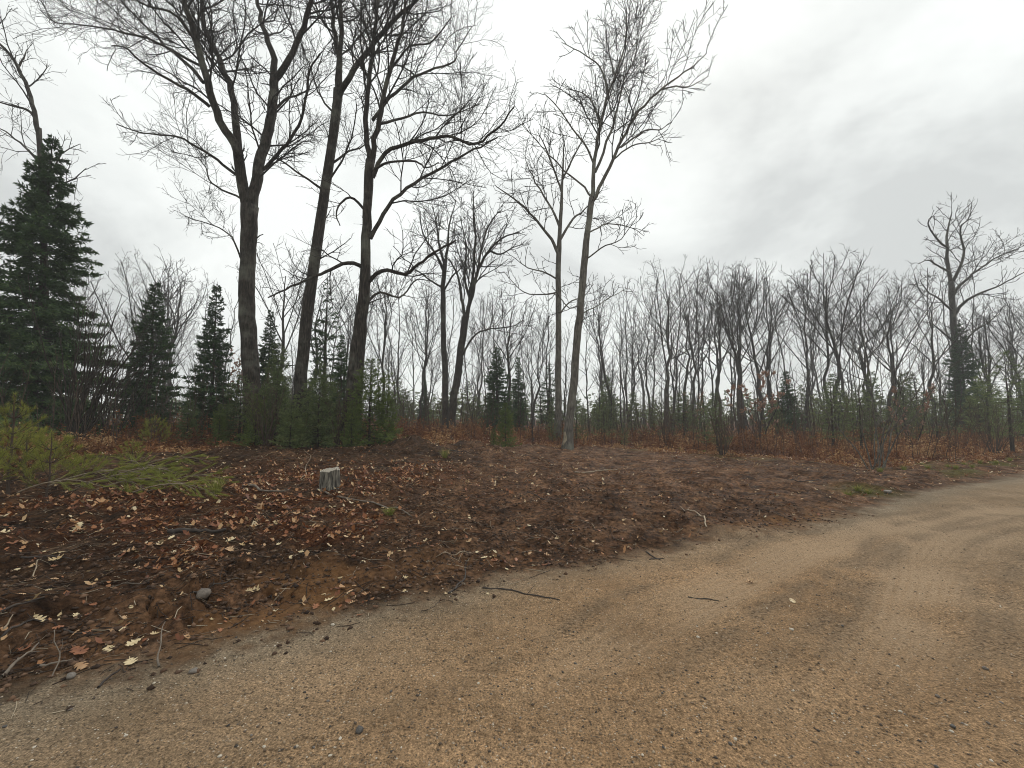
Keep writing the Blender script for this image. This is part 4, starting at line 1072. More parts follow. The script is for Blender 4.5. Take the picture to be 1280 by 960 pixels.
add_shrub("young_oak", "young oak still holding russet dead leaves in the thicket", 948, 20.5, 5, 4.2, 2.0, (0, 0), 0.03, (2.2, 3.0), 800, M_BARKF, seed=11)
add_shrub("young_oak", "small oak with russet leaves behind the roadside shrub", 1140, 19.0, 3, 2.7, 1.2, (0, 0), 0.025, (2.0, 2.8), 350, M_BARKF, seed=12)
add_shrub("young_oak", "faint russet-leaved oak sapling by the round-crowned oak", 862, 27.0, 3, 3.0, 1.0, (0, 0), 0.025, (2.0, 2.6), 260, M_BARKF, seed=13)
add_shrub("young_oak", "small oak with brown leaves beside the forked oak trunk", 288, 16.5, 3, 3.2, 1.0, (0, 0), 0.025, (2.0, 2.6), 220, M_BARK, seed=14)

# ------------------------------------------------------------------ undergrowth
def in_wood(rng, n, dmin, dmax, ymax=40, pw=1.6):
    xs, ys = [], []
    while sum(map(len, xs)) < n:
        x = rng.uniform(-28, 34, n * 3); y = rng.uniform(4, ymax, n * 3)
        w = wood_d(x, y)
        keep = (w > dmin) & (w < dmax) & (np.abs(x) < y * 1.5 + 3) & (road_d(x, y) > 0.8) & (rng.random(n * 3) < np.clip(12.0 / np.hypot(x, y), 0.12, 1) ** pw)
        xs.append(x[keep]); ys.append(y[keep])
    return np.concatenate(xs)[:n], np.concatenate(ys)[:n]

def bracken(rng, n):
    x, y = in_wood(rng, n, -0.5, 9, 32, 1.0)
    w = np.clip((wood_d(x, y) + 0.5) / 2.0, 0.25, 1)
    hh = rng.uniform(0.2, 0.95, n) * w * (0.25 + 1.35 * fbm(x * 0.8, y * 0.8, 123, 2) ** 1.3)
    z = height(x, y)
    g = Geo()
    K = 2
    t = np.linspace(0, 1, K)
    P = np.stack([x, y, z - 0.03], 1)[:, None, :] + t[None, :, None] * np.stack([rng.normal(0, 0.22, n) * hh, rng.normal(0, 0.22, n) * hh, hh], 1)[:, None, :]
    V, f = tube_geo(P, np.full((n, K), 0.006), 3)
    g.add(V, f, 0.3)
    m = 12
    idx = np.repeat(np.arange(n), m)
    tt = rng.uniform(0.25, 1.0, n * m)
    pos, T, _ = at_t(P, np.ones((n, K)), idx, tt)
    d = unit(rng.normal(0, 1, (n * m, 3)) * np.array([1, 1, 0.6]) + np.array([0, 0, -0.15]))
    tn = np.clip(fbm(x * 1.1, y * 1.1, 131, 2)[idx] * 1.5 - 0.3 + 0.1 * tt, 0, 1)
    blades(rng, pos, d, 0.115, 0.032, tn, g, -0.1)
    return g
rg = np.random.default_rng(41)
link("dead_bracken", bracken(rg, 9500).mesh("dead_bracken", M_DEAD), kind="stuff", label="rusty dead bracken and low leaves along the wood edge")
def brush(rng, n):
    x, y = in_wood(rng, n, 0.4, 22, 42, 0.9)
    z = height(x, y)
    H = rng.uniform(0.8, 2.6, n)
    K = 5
    t = np.linspace(0, 1, K)
    P = np.stack([x, y, z - 0.05], 1)[:, None, :] + t[None, :, None] * np.stack([rng.normal(0, 0.16, n) * H, rng.normal(0, 0.16, n) * H, H], 1)[:, None, :]
    P[:, 1:, :2] += np.cumsum(rng.normal(0, 0.03, (n, K - 1, 2)), 1)
    R = (rng.uniform(0.006, 0.012, n))[:, None] * (1 - 0.5 * t)[None]
    b1, r1 = spawn(rng, P, R, 2.6, 0.3, 1.0, (0.4, 0.8), 0.32, 4, 0.1, 0.05, 0.7, 0.005, 0.01, 0.2, 0.9)
    g = Geo()
    for p, r in ((P, R), (b1, r1)):
        V, f = tube_geo(p, r, 3); g.add(V, f)
    return g
link("brush_undergrowth", brush(rg, 2600).mesh("brush_undergrowth", M_STEM), kind="stuff", label="thin bare brush standing through the bracken and far thicket")

# far-off wood that reads as one mass
def distant(rng):
    g = Geo(); n = 900
    x = rng.uniform(-150, 170, n); y = rng.uniform(58, 120, n)
    z = height(x, y, False); H = rng.uniform(1.5, 5.5, n) * (y / 75)
    m = 34
    idx = np.repeat(np.arange(n), m); t = rng.random(n * m)
    r = (1 - t) * H[idx] * 0.32 * np.sqrt(rng.random(n * m)); az = rng.uniform(0, 6.28, n * m)
    pos = np.stack([x[idx] + r * np.cos(az), y[idx] + r * np.sin(az), z[idx] + t * H[idx]], 1)
    d = unit(np.stack([np.cos(az), np.sin(az), rng.normal(-0.1, 0.4, n * m)], 1))
    blades(rng, pos, d, 0.9, 0.45, 0.3, g)
    return g
link("distant_wood", distant(rg).mesh("distant_wood", M_PINEB), kind="stuff", label="low far-off evergreen wood closing the horizon")

# ------------------------------------------------------------------ stump
def build_stump():
    x, y = ground_hit(412, 609)
    z = hz(x, y) - 0.02
    root = thing("tree_stump", "weathered grey cut tree stump with pale flat top in rusty litter", "stump", (x, y, z))
    n, K, H, r = 40, 9, 0.31, 0.155
    rg = np.random.default_rng(9)
    a = np.arange(n) / n * 2 * math.pi
    V = []
    for k in range(K):
        t = k / (K - 1)
        flare = 1 + 0.22 * (1 - t) ** 3
        lob = 1 + 0.07 * np.sin(5 * a + 1) * (1.4 - t) + 0.09 * (vnoise(a * 6.0, a * 0 + t * 1.5, 7) - 0.5) * 2
        zz_ = -0.08 + (H + 0.08) * t + (0.02 * np.sin(a + 0.6) + 0.035 * (vnoise(a * 5, a * 0, 8) - 0.5)) * (t > 0.99)
        V.append(np.stack([np.cos(a) * r * flare * lob, np.sin(a) * r * flare * lob, zz_ + 0 * a], 1))
    V = np.concatenate(V)
    i = np.arange(K - 1)[:, None] * n; j = np.arange(n)[None, :]; jn = (j + 1) % n
    Q = np.stack([i + j, i + jn, i + n + jn, i + n + j], -1).reshape(-1, 4)
    m, nt, b = new_mat("stump_wood")
    tc = nt.nodes.new("ShaderNodeTexCoord")
    mp = N(nt, "ShaderNodeMapping"); mp.inputs["Scale"].default_value = (22, 22, 2.5)
    nt.links.new(tc.outputs["Object"], mp.inputs[0])
    n1 = noise(nt, mp.outputs[0], 1.5, 5, 0.65)
    nt.links.new(ramp(nt, n1, [(0.38, (0.02, 0.017, 0.014)), (0.48, (0.10, 0.09, 0.072)), (0.62, (0.25, 0.225, 0.18)), (0.75, (0.40, 0.37, 0.31))]), b.inputs["Base Color"])
    b.inputs["Roughness"].default_value = 0.9
    bump(nt, b, n1, 0.8, 0.02)
    link("side", mesh("side", V, [Q], m, True), root)
    top = V[-n:] * np.array([1.0, 1.0, 1.0]) + np.array([0, 0, 0.001])
    rings = [top]
    c = top.mean(0)
    for s in (0.93, 0.6, 0.25):
        q = c + (top - c) * s; q[:, 2] += 0.006
        rings.append(q)
    VT = np.concatenate(rings + [c[None] + np.array([[0, 0, 0.004]])])
    i = np.arange(3)[:, None] * n
    Q = np.stack([i + j, i + jn, i + n + jn, i + n + j], -1).reshape(-1, 4)
    tri = np.stack([3 * n + np.arange(n), 3 * n + (np.arange(n) + 1) % n, np.full(n, 4 * n)], 1)
    m2, nt, b = new_mat("cut_wood")
    tc = nt.nodes.new("ShaderNodeTexCoord")
    w = N(nt, "ShaderNodeTexWave", Scale=9.0, Distortion=2.0); w.wave_type = 'RINGS'; w.rings_direction = 'Z'
    nt.links.new(tc.outputs["Object"], w.inputs["Vector"])
    nt.links.new(ramp(nt, w.outputs["Fac"], [(0.1, (0.20, 0.175, 0.14)), (0.9, (0.40, 0.36, 0.29))]), b.inputs["Base Color"])
    b.inputs["Roughness"].default_value = 0.85
    link("cut_face", mesh("cut_face", VT, [tri, Q], m2, True), root)
build_stump()
# ------------------------------------------------------------------ fallen leaves
def oak_leaf(rng, curl):
    """lobed oak leaf about the origin, length 1 along x"""
    prof = [(0.0, 0.012), (0.16, 0.02), (0.22, 0.10), (0.30, 0.17), (0.36, 0.075), (0.47, 0.25), (0.55, 0.27), (0.60, 0.10), (0.72, 0.27), (0.80, 0.24), (0.83, 0.10), (0.93, 0.13), (1.0, 0.0)]
    V, Fq = [], []
    tw = rng.normal(0, 0.3)
    for i, (x, w) in enumerate(prof):
        jit = rng.uniform(0.8, 1.25)
        for s in (-1, 0, 1):
            ww = w * (jit if s else 0) * (1 if s < 0 else rng.uniform(0.85, 1.15))
            z = curl * (0.9 * (x - 0.5) ** 2 + 1.6 * ww * ww + 0.25 * abs(ww)) + 0.12 * tw * s * ww * x + rng.normal(0, 0.012) * abs(s)
            V.append((x - 0.5, s * ww, z))
    V = np.array(V)
    for i in range(len(prof) - 1):
        a, b = i * 3, i * 3 + 3
        Fq += [(a, b, b + 1, a + 1), (a + 1, b + 1, b + 2, a + 2)]
    V[:, 2] -= V[:, 2].min()
    return V, np.array(Fq)
rg = np.random.default_rng(77)
LEAFG = [oak_leaf(rg, c) for c in (0.25, 0.5, 0.8, 0.35, -0.5, 1.1)]
def leaf_mat(name, c1, c2):
    m, nt, b = new_mat(name)
    tc = nt.nodes.new("ShaderNodeTexCoord"); oi = nt.nodes.new("ShaderNodeObjectInfo")
    n = noise(nt, tc.outputs["Object"], 4.0, 4)
    f = mth(nt, 'ADD', n, mth(nt, 'MULTIPLY', mth(nt, 'SUBTRACT', oi.outputs["Random"], 0.5), 0.5))
    c = ramp(nt, f, [(0.25, c1), (0.75, c2)])
    nt.links.new(c, b.inputs["Base Color"]); b.inputs["Roughness"].default_value = 0.55
    b.inputs["Specular IOR Level"].default_value = 0.35
    return m
LEAFC = [("pale yellow", leaf_mat("pale_leaf", (0.38, 0.26, 0.12), (0.62, 0.50, 0.30))),
         ("tan", leaf_mat("tan_leaf", (0.34, 0.19, 0.09), (0.52, 0.34, 0.19))),
         ("rust brown", leaf_mat("rust_leaf", (0.16, 0.055, 0.022), (0.32, 0.13, 0.055)))]
LEAFM = [[mesh("oak_leaf", V, [Q], m, True) for V, Q in LEAFG] for _, m in LEAFC]
G_LEAF = "fallen oak leaves on the soil and road"
def normal_at(x, y, e_=0.06):
    return np.array((hz(x - e_, y) - hz(x + e_, y), hz(x, y - e_) - hz(x, y + e_), 2 * e_))
def drop_leaf(x, y, size, c, rz):
    i = int(rg.integers(0, 6))
    nrm = Vector(normal_at(x, y)).normalized()
    o = link("oak_leaf", LEAFM[c][i], None, (x, y, hz(x, y) + 0.004), label=f"{LEAFC[c][0]} lobed oak leaf fallen on the bare ground", category="leaf", group=G_LEAF)
    q = nrm.to_track_quat('Z', 'Y')
    from mathutils import Quaternion
    o.rotation_mode = 'QUATERNION'
    o.rotation_quaternion = q @ Quaternion((0, 0, 1), rz) @ Quaternion((1, 0, 0), float(rg.normal(0, 0.18)))
    o.scale = (size,) * 3
for (u, v, px, c) in [(163, 831, 21, 0), (168, 806, 18, 0), (134, 812, 17, 0), (97, 816, 24, 2), (100, 836, 20, 1), (30, 812, 14, 2), (317, 741, 15, 0), (412, 752, 14, 0), (417, 765, 9, 0), (346, 747, 15, 2), (394, 762, 14, 2), (437, 697, 10, 0), (425, 717, 9, 0), (507, 724, 10, 0), (505, 741, 8, 0), (532, 741, 9, 1), (557, 742, 9, 0), (604, 700, 14, 0), (617, 703, 13, 2), (633, 712, 9, 0), (645, 700, 12, 2), (662, 692, 12, 1), (685, 695, 12, 1), (714, 683, 12, 2), (748, 679, 12, 1), (749, 665, 10, 2), (695, 676, 10, 0), (375, 687, 11, 0), (9, 648, 14, 0), (97, 661, 16, 0), (98, 668, 18, 0), (71, 695, 13, 0), (70, 703, 14, 0), (136, 723, 13, 1), (160, 692, 14, 1), (263, 696, 13, 0), (289, 690, 14, 1), (288, 676, 16, 0), (326, 635, 18, 1), (303, 686, 11, 0), (213, 676, 10, 0), (47, 770, 13, 0), (194, 793, 9, 0), (6, 672, 18, 0), (990, 752, 14, 0), (939, 726, 11, 1), (540, 688, 10, 2), (550, 678, 11, 1), (905, 571, 8, 1), (345, 655, 10, 0), (310, 700, 10, 1), (375, 693, 9, 0), (610, 745, 8, 0), (450, 770, 10, 2), (477, 712, 10, 2)]:
    x, y = ground_hit(u, v)
    drop_leaf(x, y, px * math.hypot(x, y) / F * 0.85, c, float(rg.uniform(0, 6.28)))
cnt = 0
while cnt < 245:
    u = rg.uniform(-40, 1000); v = 615 + 190 * rg.random() ** 1.3
    if rg.random() > (0.3 + 0.7 * (u < 650)): continue
    x, y = ground_hit(u, v)
    d = float(road_d(np.array([x]), np.array([y]))[0])
    if d < -0.3 or (d < 0.05 and rg.random() < 0.8): continue
    drop_leaf(x, y, float(rg.uniform(0.032, 0.075)), int(rg.choice([0, 1, 2], p=[0.22, 0.38, 0.40])), float(rg.uniform(0, 6.28)))
    cnt += 1

def scatter_leaves(rng):
    n0 = 330000
    x = rng.uniform(-22, 24, n0); y = rng.uniform(1.5, 24, n0)
    lm = litter_mask(x, y); d = road_d(x, y); wd = wood_d(x, y)
    dens = np.clip(0.05 + 0.6 * lm * (wd < 1.0) * np.where(wd < -1, 1.0, 0.5) + 0.10 * (fbm(x * 1.2, y * 1.2, 141, 2) > 0.55) * (x < 3) + 0.25 * np.exp(-(wd / 0.6) ** 2) + 0.10 * np.exp(-((d - 0.1) / 0.2) ** 2), 0, 1)
    keep = (d > 0.02) & (np.abs(x) < 1.35 * y + 2.5) & (rng.random(n0) < dens)
    x, y, lm = x[keep], y[keep], lm[keep]
    x, y, lm = x[:33000], y[:33000], lm[:33000]
    z = height(x, y) + 0.006 + 0.03 * lm * rng.random(len(x))
    n = len(x)
    a = rng.uniform(0, 6.28, n); L = (0.007 + 0.036 * rng.random(n) ** 1.5) * (1 + 0.3 * lm); W = L * rng.uniform(0.4, 0.7, n)
    dx = np.stack([np.cos(a), np.sin(a), rng.normal(0, 0.42, n)], 1); sy = np.stack([-np.sin(a), np.cos(a), rng.normal(0, 0.45, n)], 1)
    c = np.stack([x, y, z], 1)
    cur = rng.uniform(0.1, 0.8, n)[:, None] * L[:, None] * np.array([0, 0, 1])
    pts = [c - dx * L[:, None] + cur, c - dx * L[:, None] * .3 + sy * W[:, None] + cur * .6, c + dx * L[:, None] * .1 + sy * W[:, None] * .4, c + dx * L[:, None] * .5 + sy * W[:, None] * .9 + cur * .5, c + dx * L[:, None] + cur, c + dx * L[:, None] * .4 - sy * W[:, None] * .95 + cur * .6, c - sy * W[:, None] * .4, c - dx * L[:, None] * .35 - sy * W[:, None] * .9 + cur * .5]
    V = np.stack(pts + [c], 1).reshape(-1, 3)
    b = np.arange(n)[:, None] * 9
    tris = np.concatenate([np.concatenate([b + k, b + (k + 1) % 8, b + 8], 1) for k in range(8)])
    tn = np.clip(np.where(rng.random(n) < 0.42 - 0.25 * lm, rng.uniform(0.75, 1.0, n), rng.uniform(0.05, 0.75, n)), 0, 1)
    g = Geo(); g.add(V, [tris], np.tile(tn, 8))
    return g
link("leaf_litter", scatter_leaves(rg).mesh("leaf_litter", M_LITTER), kind="stuff", label="small dead leaves strewn over the cleared soil")

# ------------------------------------------------------------------ sticks
def stick_mat(name, c1, c2):
    m, nt, b = new_mat(name)
    tc = nt.nodes.new("ShaderNodeTexCoord")
    n = noise(nt, tc.outputs["Object"], 14.0, 5, 0.6)
    nt.links.new(ramp(nt, n, [(0.35, c1), (0.65, c2)]), b.inputs["Base Color"]); b.inputs["Roughness"].default_value = 0.8
    return m
M_ST = [stick_mat("dark_stick", (0.02, 0.014, 0.011), (0.06, 0.045, 0.035)), stick_mat("grey_stick", (0.09, 0.07, 0.052), (0.21, 0.17, 0.13)), stick_mat("pale_stick", (0.20, 0.15, 0.10), (0.40, 0.32, 0.22))]
def stick(p0, p1, r, mi, label, lift=0.0, bend=0.05, seed=0, fork=True, name="stick"):
    r = r * 0.75
    rs = np.random.default_rng(seed + 500)
    (x0, y0), (x1, y1) = p0, p1
    K = 12
    t = np.linspace(0, 1, K)
    L = math.hypot(x1 - x0, y1 - y0)
    nx, ny = -(y1 - y0) / max(L, .01), (x1 - x0) / max(L, .01)
    wob = bend * L * (np.sin(t * math.pi) * rs.choice([-1, 1]) + 0.4 * np.sin(t * 9 + rs.random() * 6)) + np.cumsum(rs.normal(0, 0.006 * L, K))
    x = x0 + (x1 - x0) * t + nx * wob; y = y0 + (y1 - y0) * t + ny * wob
    z = np.maximum(height(x, y, True), np.interp(t, [0, 1], [hz(x[0], y[0]), hz(x[-1], y[-1])]) - 0.03) + r * 0.7 + lift * t
    P = np.stack([x, y, z], 1); off = P[0].copy()
    R = r * (1 - 0.55 * t) * (1 + 0.12 * rs.normal(0, 1, K))
    g = Geo(); V, f = tube_geo((P - off)[None], R[None], 8, True); g.add(V, f)
    o = link(name, g.mesh(name, M_ST[mi], True), None, tuple(off), label=label, category="stick")
    if fork:
        b1, r1 = spawn(rs, (P - off)[None], R[None], 3.0 / max(L, .3), 0.3, 0.9, (0.4, 0.8), 0.25, 5, 0.12, 0.0, 0.5, r * 0.25, r, 0.05, 0.5)
        for q in range(len(b1)):
            V, f = tube_geo(b1[q:q + 1], r1[q:q + 1], 5, True)
            link("side_twig", mesh("side_twig", V, f, M_ST[mi], True), o)
    return o
for k, (a, b_, r, mi, lab, lift) in enumerate([
    ((604, 735), (700, 753), 0.011, 0, "dark crooked stick lying out on the sandy road", 0),
    ((0, 852), (48, 815), 0.014, 1, "grey stick slanting down the bank to the road", 0.04),
    ((50, 836), (92, 832), 0.010, 1, "short straight grey stick at the foot of the bank", 0.03),
    ((66, 848), (66, 812), 0.006, 1, "thin twig stuck upright in the foot of the bank", 0.12),
    ((200, 836), (207, 800), 0.008, 1, "thin grey twig standing up beside the yellow leaf", 0.12),
    ((122, 862), (150, 838), 0.010, 0, "dark twig lying on the gravel below the yellow leaf", 0),
    ((0, 772), (55, 754), 0.013, 0, "dark branch lying along the churned bank", 0),
    ((0, 795), (60, 768), 0.014, 0, "thick dark branch under the thinner branch on the bank", 0),
    ((5, 790), (16, 775), 0.008, 2, "pale split splinter standing on the bank", 0.05),
    ((42, 723), (48, 710), 0.008, 2, "short pale splinter poking out of dark soil", 0.06),
    ((80, 788), (130, 792), 0.010, 0, "dark root sticking out of the bank", 0),
    ((395, 612), (515, 645), 0.022, 1, "long grey branch running from the stump into the clearing", 0),
    ((305, 608), (362, 620), 0.03, 1, "broken thick branch lying beside the stump", 0.05),
    ((720, 592), (772, 589), 0.022, 2, "pale barkless fallen branch in the middle of the clearing", 0.05),
    ((210, 666), (282, 664), 0.04, 0, "dark rotten log half sunk in the litter", 0),
    ((568, 738), (580, 700), 0.012, 0, "dark twig dangling at the lip of the bank", 0),
    ((560, 742), (578, 728), 0.010, 0, "short dark stick at the road edge", 0),
    ((590, 690), (545, 700), 0.008, 2, "pale thin twig on the bank above the road edge", 0.02),
    ((808, 690), (826, 702), 0.012, 0, "small dark forked stick on the road by the bank", 0),
    ((812, 701), (830, 699), 0.009, 0, "tiny dark stick touching the forked one on the road", 0),
    ((860, 745), (898, 747), 0.008, 0, "short brown stick lying on the open road", 0),
    ((884, 660), (850, 636), 0.014, 2, "pale dry stalk bent over the low bank", 0.05),
    ((370, 600), (376, 575), 0.009, 2, "thin dry stalk leaning up beside the stump", 0.22),
    ((497, 542), (484, 514), 0.022, 2, "pale cut stick leaning out of the soil mound by the pine", 0.85),
    ((690, 625), (650, 617), 0.012, 0, "dark stick lying in the graded soil", 0),
    ((240, 745), (300, 726), 0.010, 0, "dark root lying over the ochre patch by the grey stone", 0),
    ((25, 700), (90, 704), 0.013, 0, "wet black branch on the bank above the splinters", 0),
    ((120, 735), (190, 722), 0.009, 1, "thin bleached twig in the middle of the bank", 0),
    ((560, 561), (600, 570), 0.02, 0, "dark branch fallen off the brush mound", 0.05),
    ((985, 602), (1040, 598), 0.015, 0, "dark stick at the foot of the thicket", 0),
    ]):
    stick(ground_hit(*a), ground_hit(*b_), r, mi, lab, lift, 0.05, k, fork=(k % 3 != 2))
def debris(rng, n):
    x = rng.uniform(-12, 12, n * 6); y = rng.uniform(1.8, 17, n * 6)
    d = road_d(x, y); wd = wood_d(x, y)
    k = (d > -0.4) & (wd < 0.5) & (np.abs(x) < 1.3 * y + 1) & (rng.random(n * 6) < np.clip(4.5 / np.hypot(x, y), 0.1, 1) * (0.35 + 0.65 * smooth(3, -3, x)) * np.where(d < 0, 0.15, 1))
    x, y = x[k][:n], y[k][:n]; n = len(x)
    a = rng.normal(0.45, 0.7, n); L = 0.02 + 0.26 * rng.random(n) ** 2.2
    K = 3
    t = np.linspace(-0.5, 0.5, K)
    X = x[:, None] + np.cos(a)[:, None] * L[:, None] * t + rng.normal(0, 0.01, (n, K)); Y = y[:, None] + np.sin(a)[:, None] * L[:, None] * t + rng.normal(0, 0.01, (n, K))
    Z = height(X.ravel(), Y.ravel()).reshape(n, K) + 0.004
    R = rng.uniform(0.001, 0.0035, n)[:, None] * np.ones(K)
    g = Geo(); V, f = tube_geo(np.stack([X, Y, Z], -1), R, 3)
    tn = np.repeat(np.where(rng.random(n) < 0.3, rng.uniform(0.6, 1, n), rng.uniform(0, 0.35, n)), (K - 1) * 3)
    g.add(V, f, tn)
    return g
M_DEB = tint_mat("twig_debris", [(0.0, (0.022, 0.015, 0.012)), (0.4, (0.075, 0.052, 0.037)), (0.75, (0.25, 0.19, 0.13)), (1.0, (0.46, 0.38, 0.27))], 0.8)
link("twig_debris", debris(rg, 11000).mesh("twig_debris", M_DEB), kind="stuff", label="small broken twigs and roots mixed into the churned soil")

# ------------------------------------------------------------------ stones, clods, gravel
def rock_geo(rng, sub=2, flat=0.6):
    import bmesh
    bm = bmesh.new(); bmesh.ops.create_icosphere(bm, subdivisions=sub, radius=0.5)
    V = np.array([v.co[:] for v in bm.verts]); Fc = np.array([[v.index for v in f.verts] for f in bm.faces]); bm.free()
    for _ in range(7):
        n = unit(rng.normal(0, 1, 3)); c = rng.uniform(0.28, 0.42)
        dd = V @ n
        V = V - np.maximum(dd - c, 0)[:, None] * n * 0.85
    V = V * np.array([1.0, rng.uniform(0.65, 0.9), flat * rng.uniform(0.8, 1.1)])
    return V, Fc
def stone_mat(name, c1, c2, rough=0.6):
    m, nt, b = new_mat(name)
    tc = nt.nodes.new("ShaderNodeTexCoord")
    n = noise(nt, tc.outputs["Object"], 5.0, 6, 0.65)
    nt.links.new(ramp(nt, n, [(0.3, c1), (0.7, c2)]), b.inputs["Base Color"]); b.inputs["Roughness"].default_value = rough
    bump(nt, b, n, 0.4, 0.02)
    return m
STM = [("dark", stone_mat("dark_stone", (0.04, 0.036, 0.032), (0.10, 0.09, 0.08))), ("grey", stone_mat("grey_stone", (0.11, 0.092, 0.076), (0.23, 0.20, 0.17))), ("pale", stone_mat("pale_stone", (0.42, 0.36, 0.28), (0.66, 0.60, 0.50))), ("brown", stone_mat("brown_stone", (0.075, 0.06, 0.048), (0.17, 0.135, 0.105)))]
ROCKS = [rock_geo(rg) for _ in range(5)]
STMESH = [[mesh("pebble", V, [Fc], m, True) for V, Fc in ROCKS] for _, m in STM]
def stone(u, v, px, c, label, group=None, name="pebble"):
    x, y = ground_hit(u, v)
    s = px * math.hypot(x, y) / F
    o = link(name, STMESH[c][int(rg.integers(0, 5))], None, (x, y, hz(x, y) + s * 0.12), label=label, category="stone", group=group)
    o.scale = (s,) * 3; o.rotation_euler = (0, 0, float(rg.uniform(0, 6.28)))
stone(254, 744, 19, 3, "flat grey-brown stone lying on the bank above the ochre soil", name="stone")
stone(449, 918, 13, 0, "dark stone with a chipped edge out on the gravel road")
stone(1110, 617, 9, 1, "grey stone at the far tip of the bank", name="stone")
stone(88, 848, 10, 1, "grey pebble at the foot of the bank below the sticks")
stone(242, 842, 10, 1, "grey pebble beside the upright twig at the road edge")
for k in range(60):
    c = int(rg.choice([0, 1, 2, 3], p=[0.34, 0.22, 0.34, 0.10]))
    v = 770 + 190 * rg.random() ** 0.8; u = rg.uniform(0, 1280)
    x, y = ground_hit(u, v)
    if float(road_d(np.array([x]), np.array([y]))[0]) > -0.1: continue
    stone(u, v, rg.uniform(2.5, 5.0), c, f"small {STM[c][0]} pebble lying loose on the sandy road", "loose pebbles on the road")
def gravel(rng, n, on_road, name, mat, smin, smax, label, tn_fn):
    n0 = n * 8
    r = 1.3 * (9 / 1.3) ** rng.random(n0); a = np.radians(rng.uniform(25, 155, n0))
    x, y = r * np.cos(a), r * np.sin(a)
    d = road_d(x, y)
    k = (d < 0.05) if on_road else ((d > -0.55 * rng.random(n0) ** 3) & (wood_d(x, y) < 0.3))
    if not on_road: k &= rng.random(n0) < (0.25 + 0.75 * smooth(0.45, 0.6, fbm(x * 1.4, y * 1.4, 151, 3)))
    x, y = x[k][:n], y[k][:n]; n = len(x)
    z = height(x, y)
    s = smin + (smax - smin) * rng.random(n) ** 3.0
    base = np.array([(1, 0, 0), (-1, 0, 0), (0, 1, 0), (0, -1, 0), (0, 0, 1), (0, 0, -1)], float)
    fc = np.array([(0, 2, 4), (2, 1, 4), (1, 3, 4), (3, 0, 4), (2, 0, 5), (1, 2, 5), (3, 1, 5), (0, 3, 5)])
    V = base[None] * rng.uniform(0.55, 1.2, (n, 6, 1)) + rng.normal(0, 0.16, (n, 6, 3))
    V[:, :, 2] *= 0.7
    an = rng.uniform(0, 6.28, n); c_, s_ = np.cos(an)[:, None], np.sin(an)[:, None]
    V = np.stack([V[:, :, 0] * c_ - V[:, :, 1] * s_, V[:, :, 0] * s_ + V[:, :, 1] * c_, V[:, :, 2]], -1) * s[:, None, None] + np.stack([x, y, z + s * 0.15], 1)[:, None, :]
    fs = (np.arange(n)[:, None, None] * 6 + fc[None]).reshape(-1, 3)
    g = Geo(); g.add(V.reshape(-1, 3), [fs], np.repeat(tn_fn(n), 8))
    link(name, g.mesh(name, mat), kind="stuff", label=label)
M_GRAVEL = tint_mat("road_gravel", [(0.0, (0.05, 0.045, 0.042)), (0.3, (0.14, 0.10, 0.068)), (0.7, (0.28, 0.20, 0.125)), (0.93, (0.36, 0.28, 0.19)), (1.0, (0.62, 0.55, 0.45))], 0.75)
M_CLOD = tint_mat("soil_clods", [(0.0, (0.025, 0.015, 0.010)), (0.6, (0.085, 0.049, 0.030)), (1.0, (0.18, 0.105, 0.063))], 0.75)
gravel(rg, 22000, True, "gravel", M_GRAVEL, 0.002, 0.0115, "loose grit and fine gravel over the sandy road", lambda n: rg.random(n))
gravel(rg, 17000, False, "soil_clods", M_CLOD, 0.003, 0.030, "crumbled clods of dark soil over the clearing", lambda n: rg.random(n))

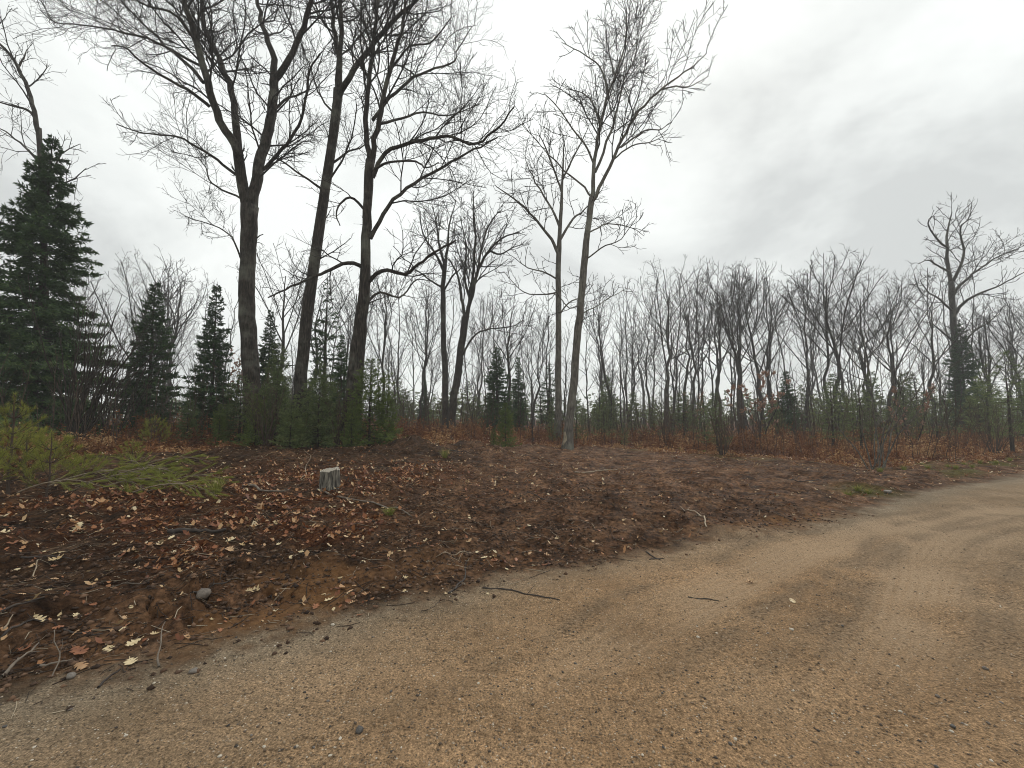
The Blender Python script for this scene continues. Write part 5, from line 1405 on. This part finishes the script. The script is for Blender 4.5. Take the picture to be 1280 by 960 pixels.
# ------------------------------------------------------------------ grass tufts
def tuft(rng, n, H):
    a = rng.uniform(0, 6.28, n); o = rng.uniform(0, 0.06, n); l = H * rng.uniform(0.5, 1.1, n); le = rng.uniform(0.2, 0.9, n)
    K = 4
    t = np.linspace(0, 1, K)
    out = np.stack([np.cos(a), np.sin(a), 0 * a], 1)
    P = (out * o[:, None])[:, None, :] + out[:, None, :] * (l * le)[:, None, None] * (t ** 1.6)[None, :, None] + np.array([0, 0, 1.0]) * (l[:, None] * (t - 0.3 * t * t * le[:, None]))[:, :, None]
    sd = np.stack([-np.sin(a), np.cos(a), 0 * a], 1)[:, None, :] * (0.004 * (1 - 0.85 * t))[None, :, None]
    V = np.stack([P - sd, P + sd], 2).reshape(-1, 3)
    b = (np.arange(n) * K * 2)[:, None] + (np.arange(K - 1) * 2)[None, :]
    Q = np.stack([b, b + 1, b + 3, b + 2], -1).reshape(-1, 4)
    return V, Q, np.repeat(rng.random(n), K - 1)
def add_tuft(u, v, n, H, label, group=None):
    x, y = ground_hit(u, v)
    V, Q, tn = tuft(rg, n, H)
    link("grass_tuft", mesh("grass_tuft", V, [Q], M_GRASS, False, tn), None, (x, y, hz(x, y) - 0.01), label=label, category="grass", group=group)
add_tuft(486, 646, 140, 0.13, "small bright green tuft on the bare soil at the branch tip")
add_tuft(556, 572, 160, 0.32, "bright green tuft on the brush mound beyond the stump")
add_tuft(270, 618, 150, 0.30, "yellow-green tuft at the end of the cut boughs")
for (u, v) in ((1060, 618), (1072, 615), (1085, 617), (1130, 588), (1160, 586), (1185, 583), (1205, 581), (1225, 580), (1245, 579), (1262, 577), (1100, 590), (1195, 586), (1215, 585), (880, 566), (850, 562), (800, 560)):
    add_tuft(u, v, 110, 0.14, "low mossy yellow-green grass patch along the thicket by the road", "mossy grass patches")

# ------------------------------------------------------------------ damp air
def haze():
    x0, x1, y0, y1, z0, z1 = -175, 175, -175, 175, -2.5, 32
    V = np.array([(x, y, z) for z in (z0, z1) for y in (y0, y1) for x in (x0, x1)], float)
    Q = np.array([(0, 2, 3, 1), (4, 5, 7, 6), (0, 1, 5, 4), (2, 6, 7, 3), (0, 4, 6, 2), (1, 3, 7, 5)])
    m = bpy.data.materials.new("damp_air"); m.use_nodes = True
    nt = m.node_tree; nt.nodes.clear()
    o = nt.nodes.new("ShaderNodeOutputMaterial"); v = nt.nodes.new("ShaderNodeVolumePrincipled")
    v.inputs["Color"].default_value = (0.97, 0.98, 0.98, 1)
    v.inputs["Density"].default_value = 0.0021
    nt.links.new(v.outputs[0], o.inputs["Volume"])
    link("haze", mesh("haze", V, [Q], m), kind="stuff", label="thin damp haze paling the far trees")
haze()
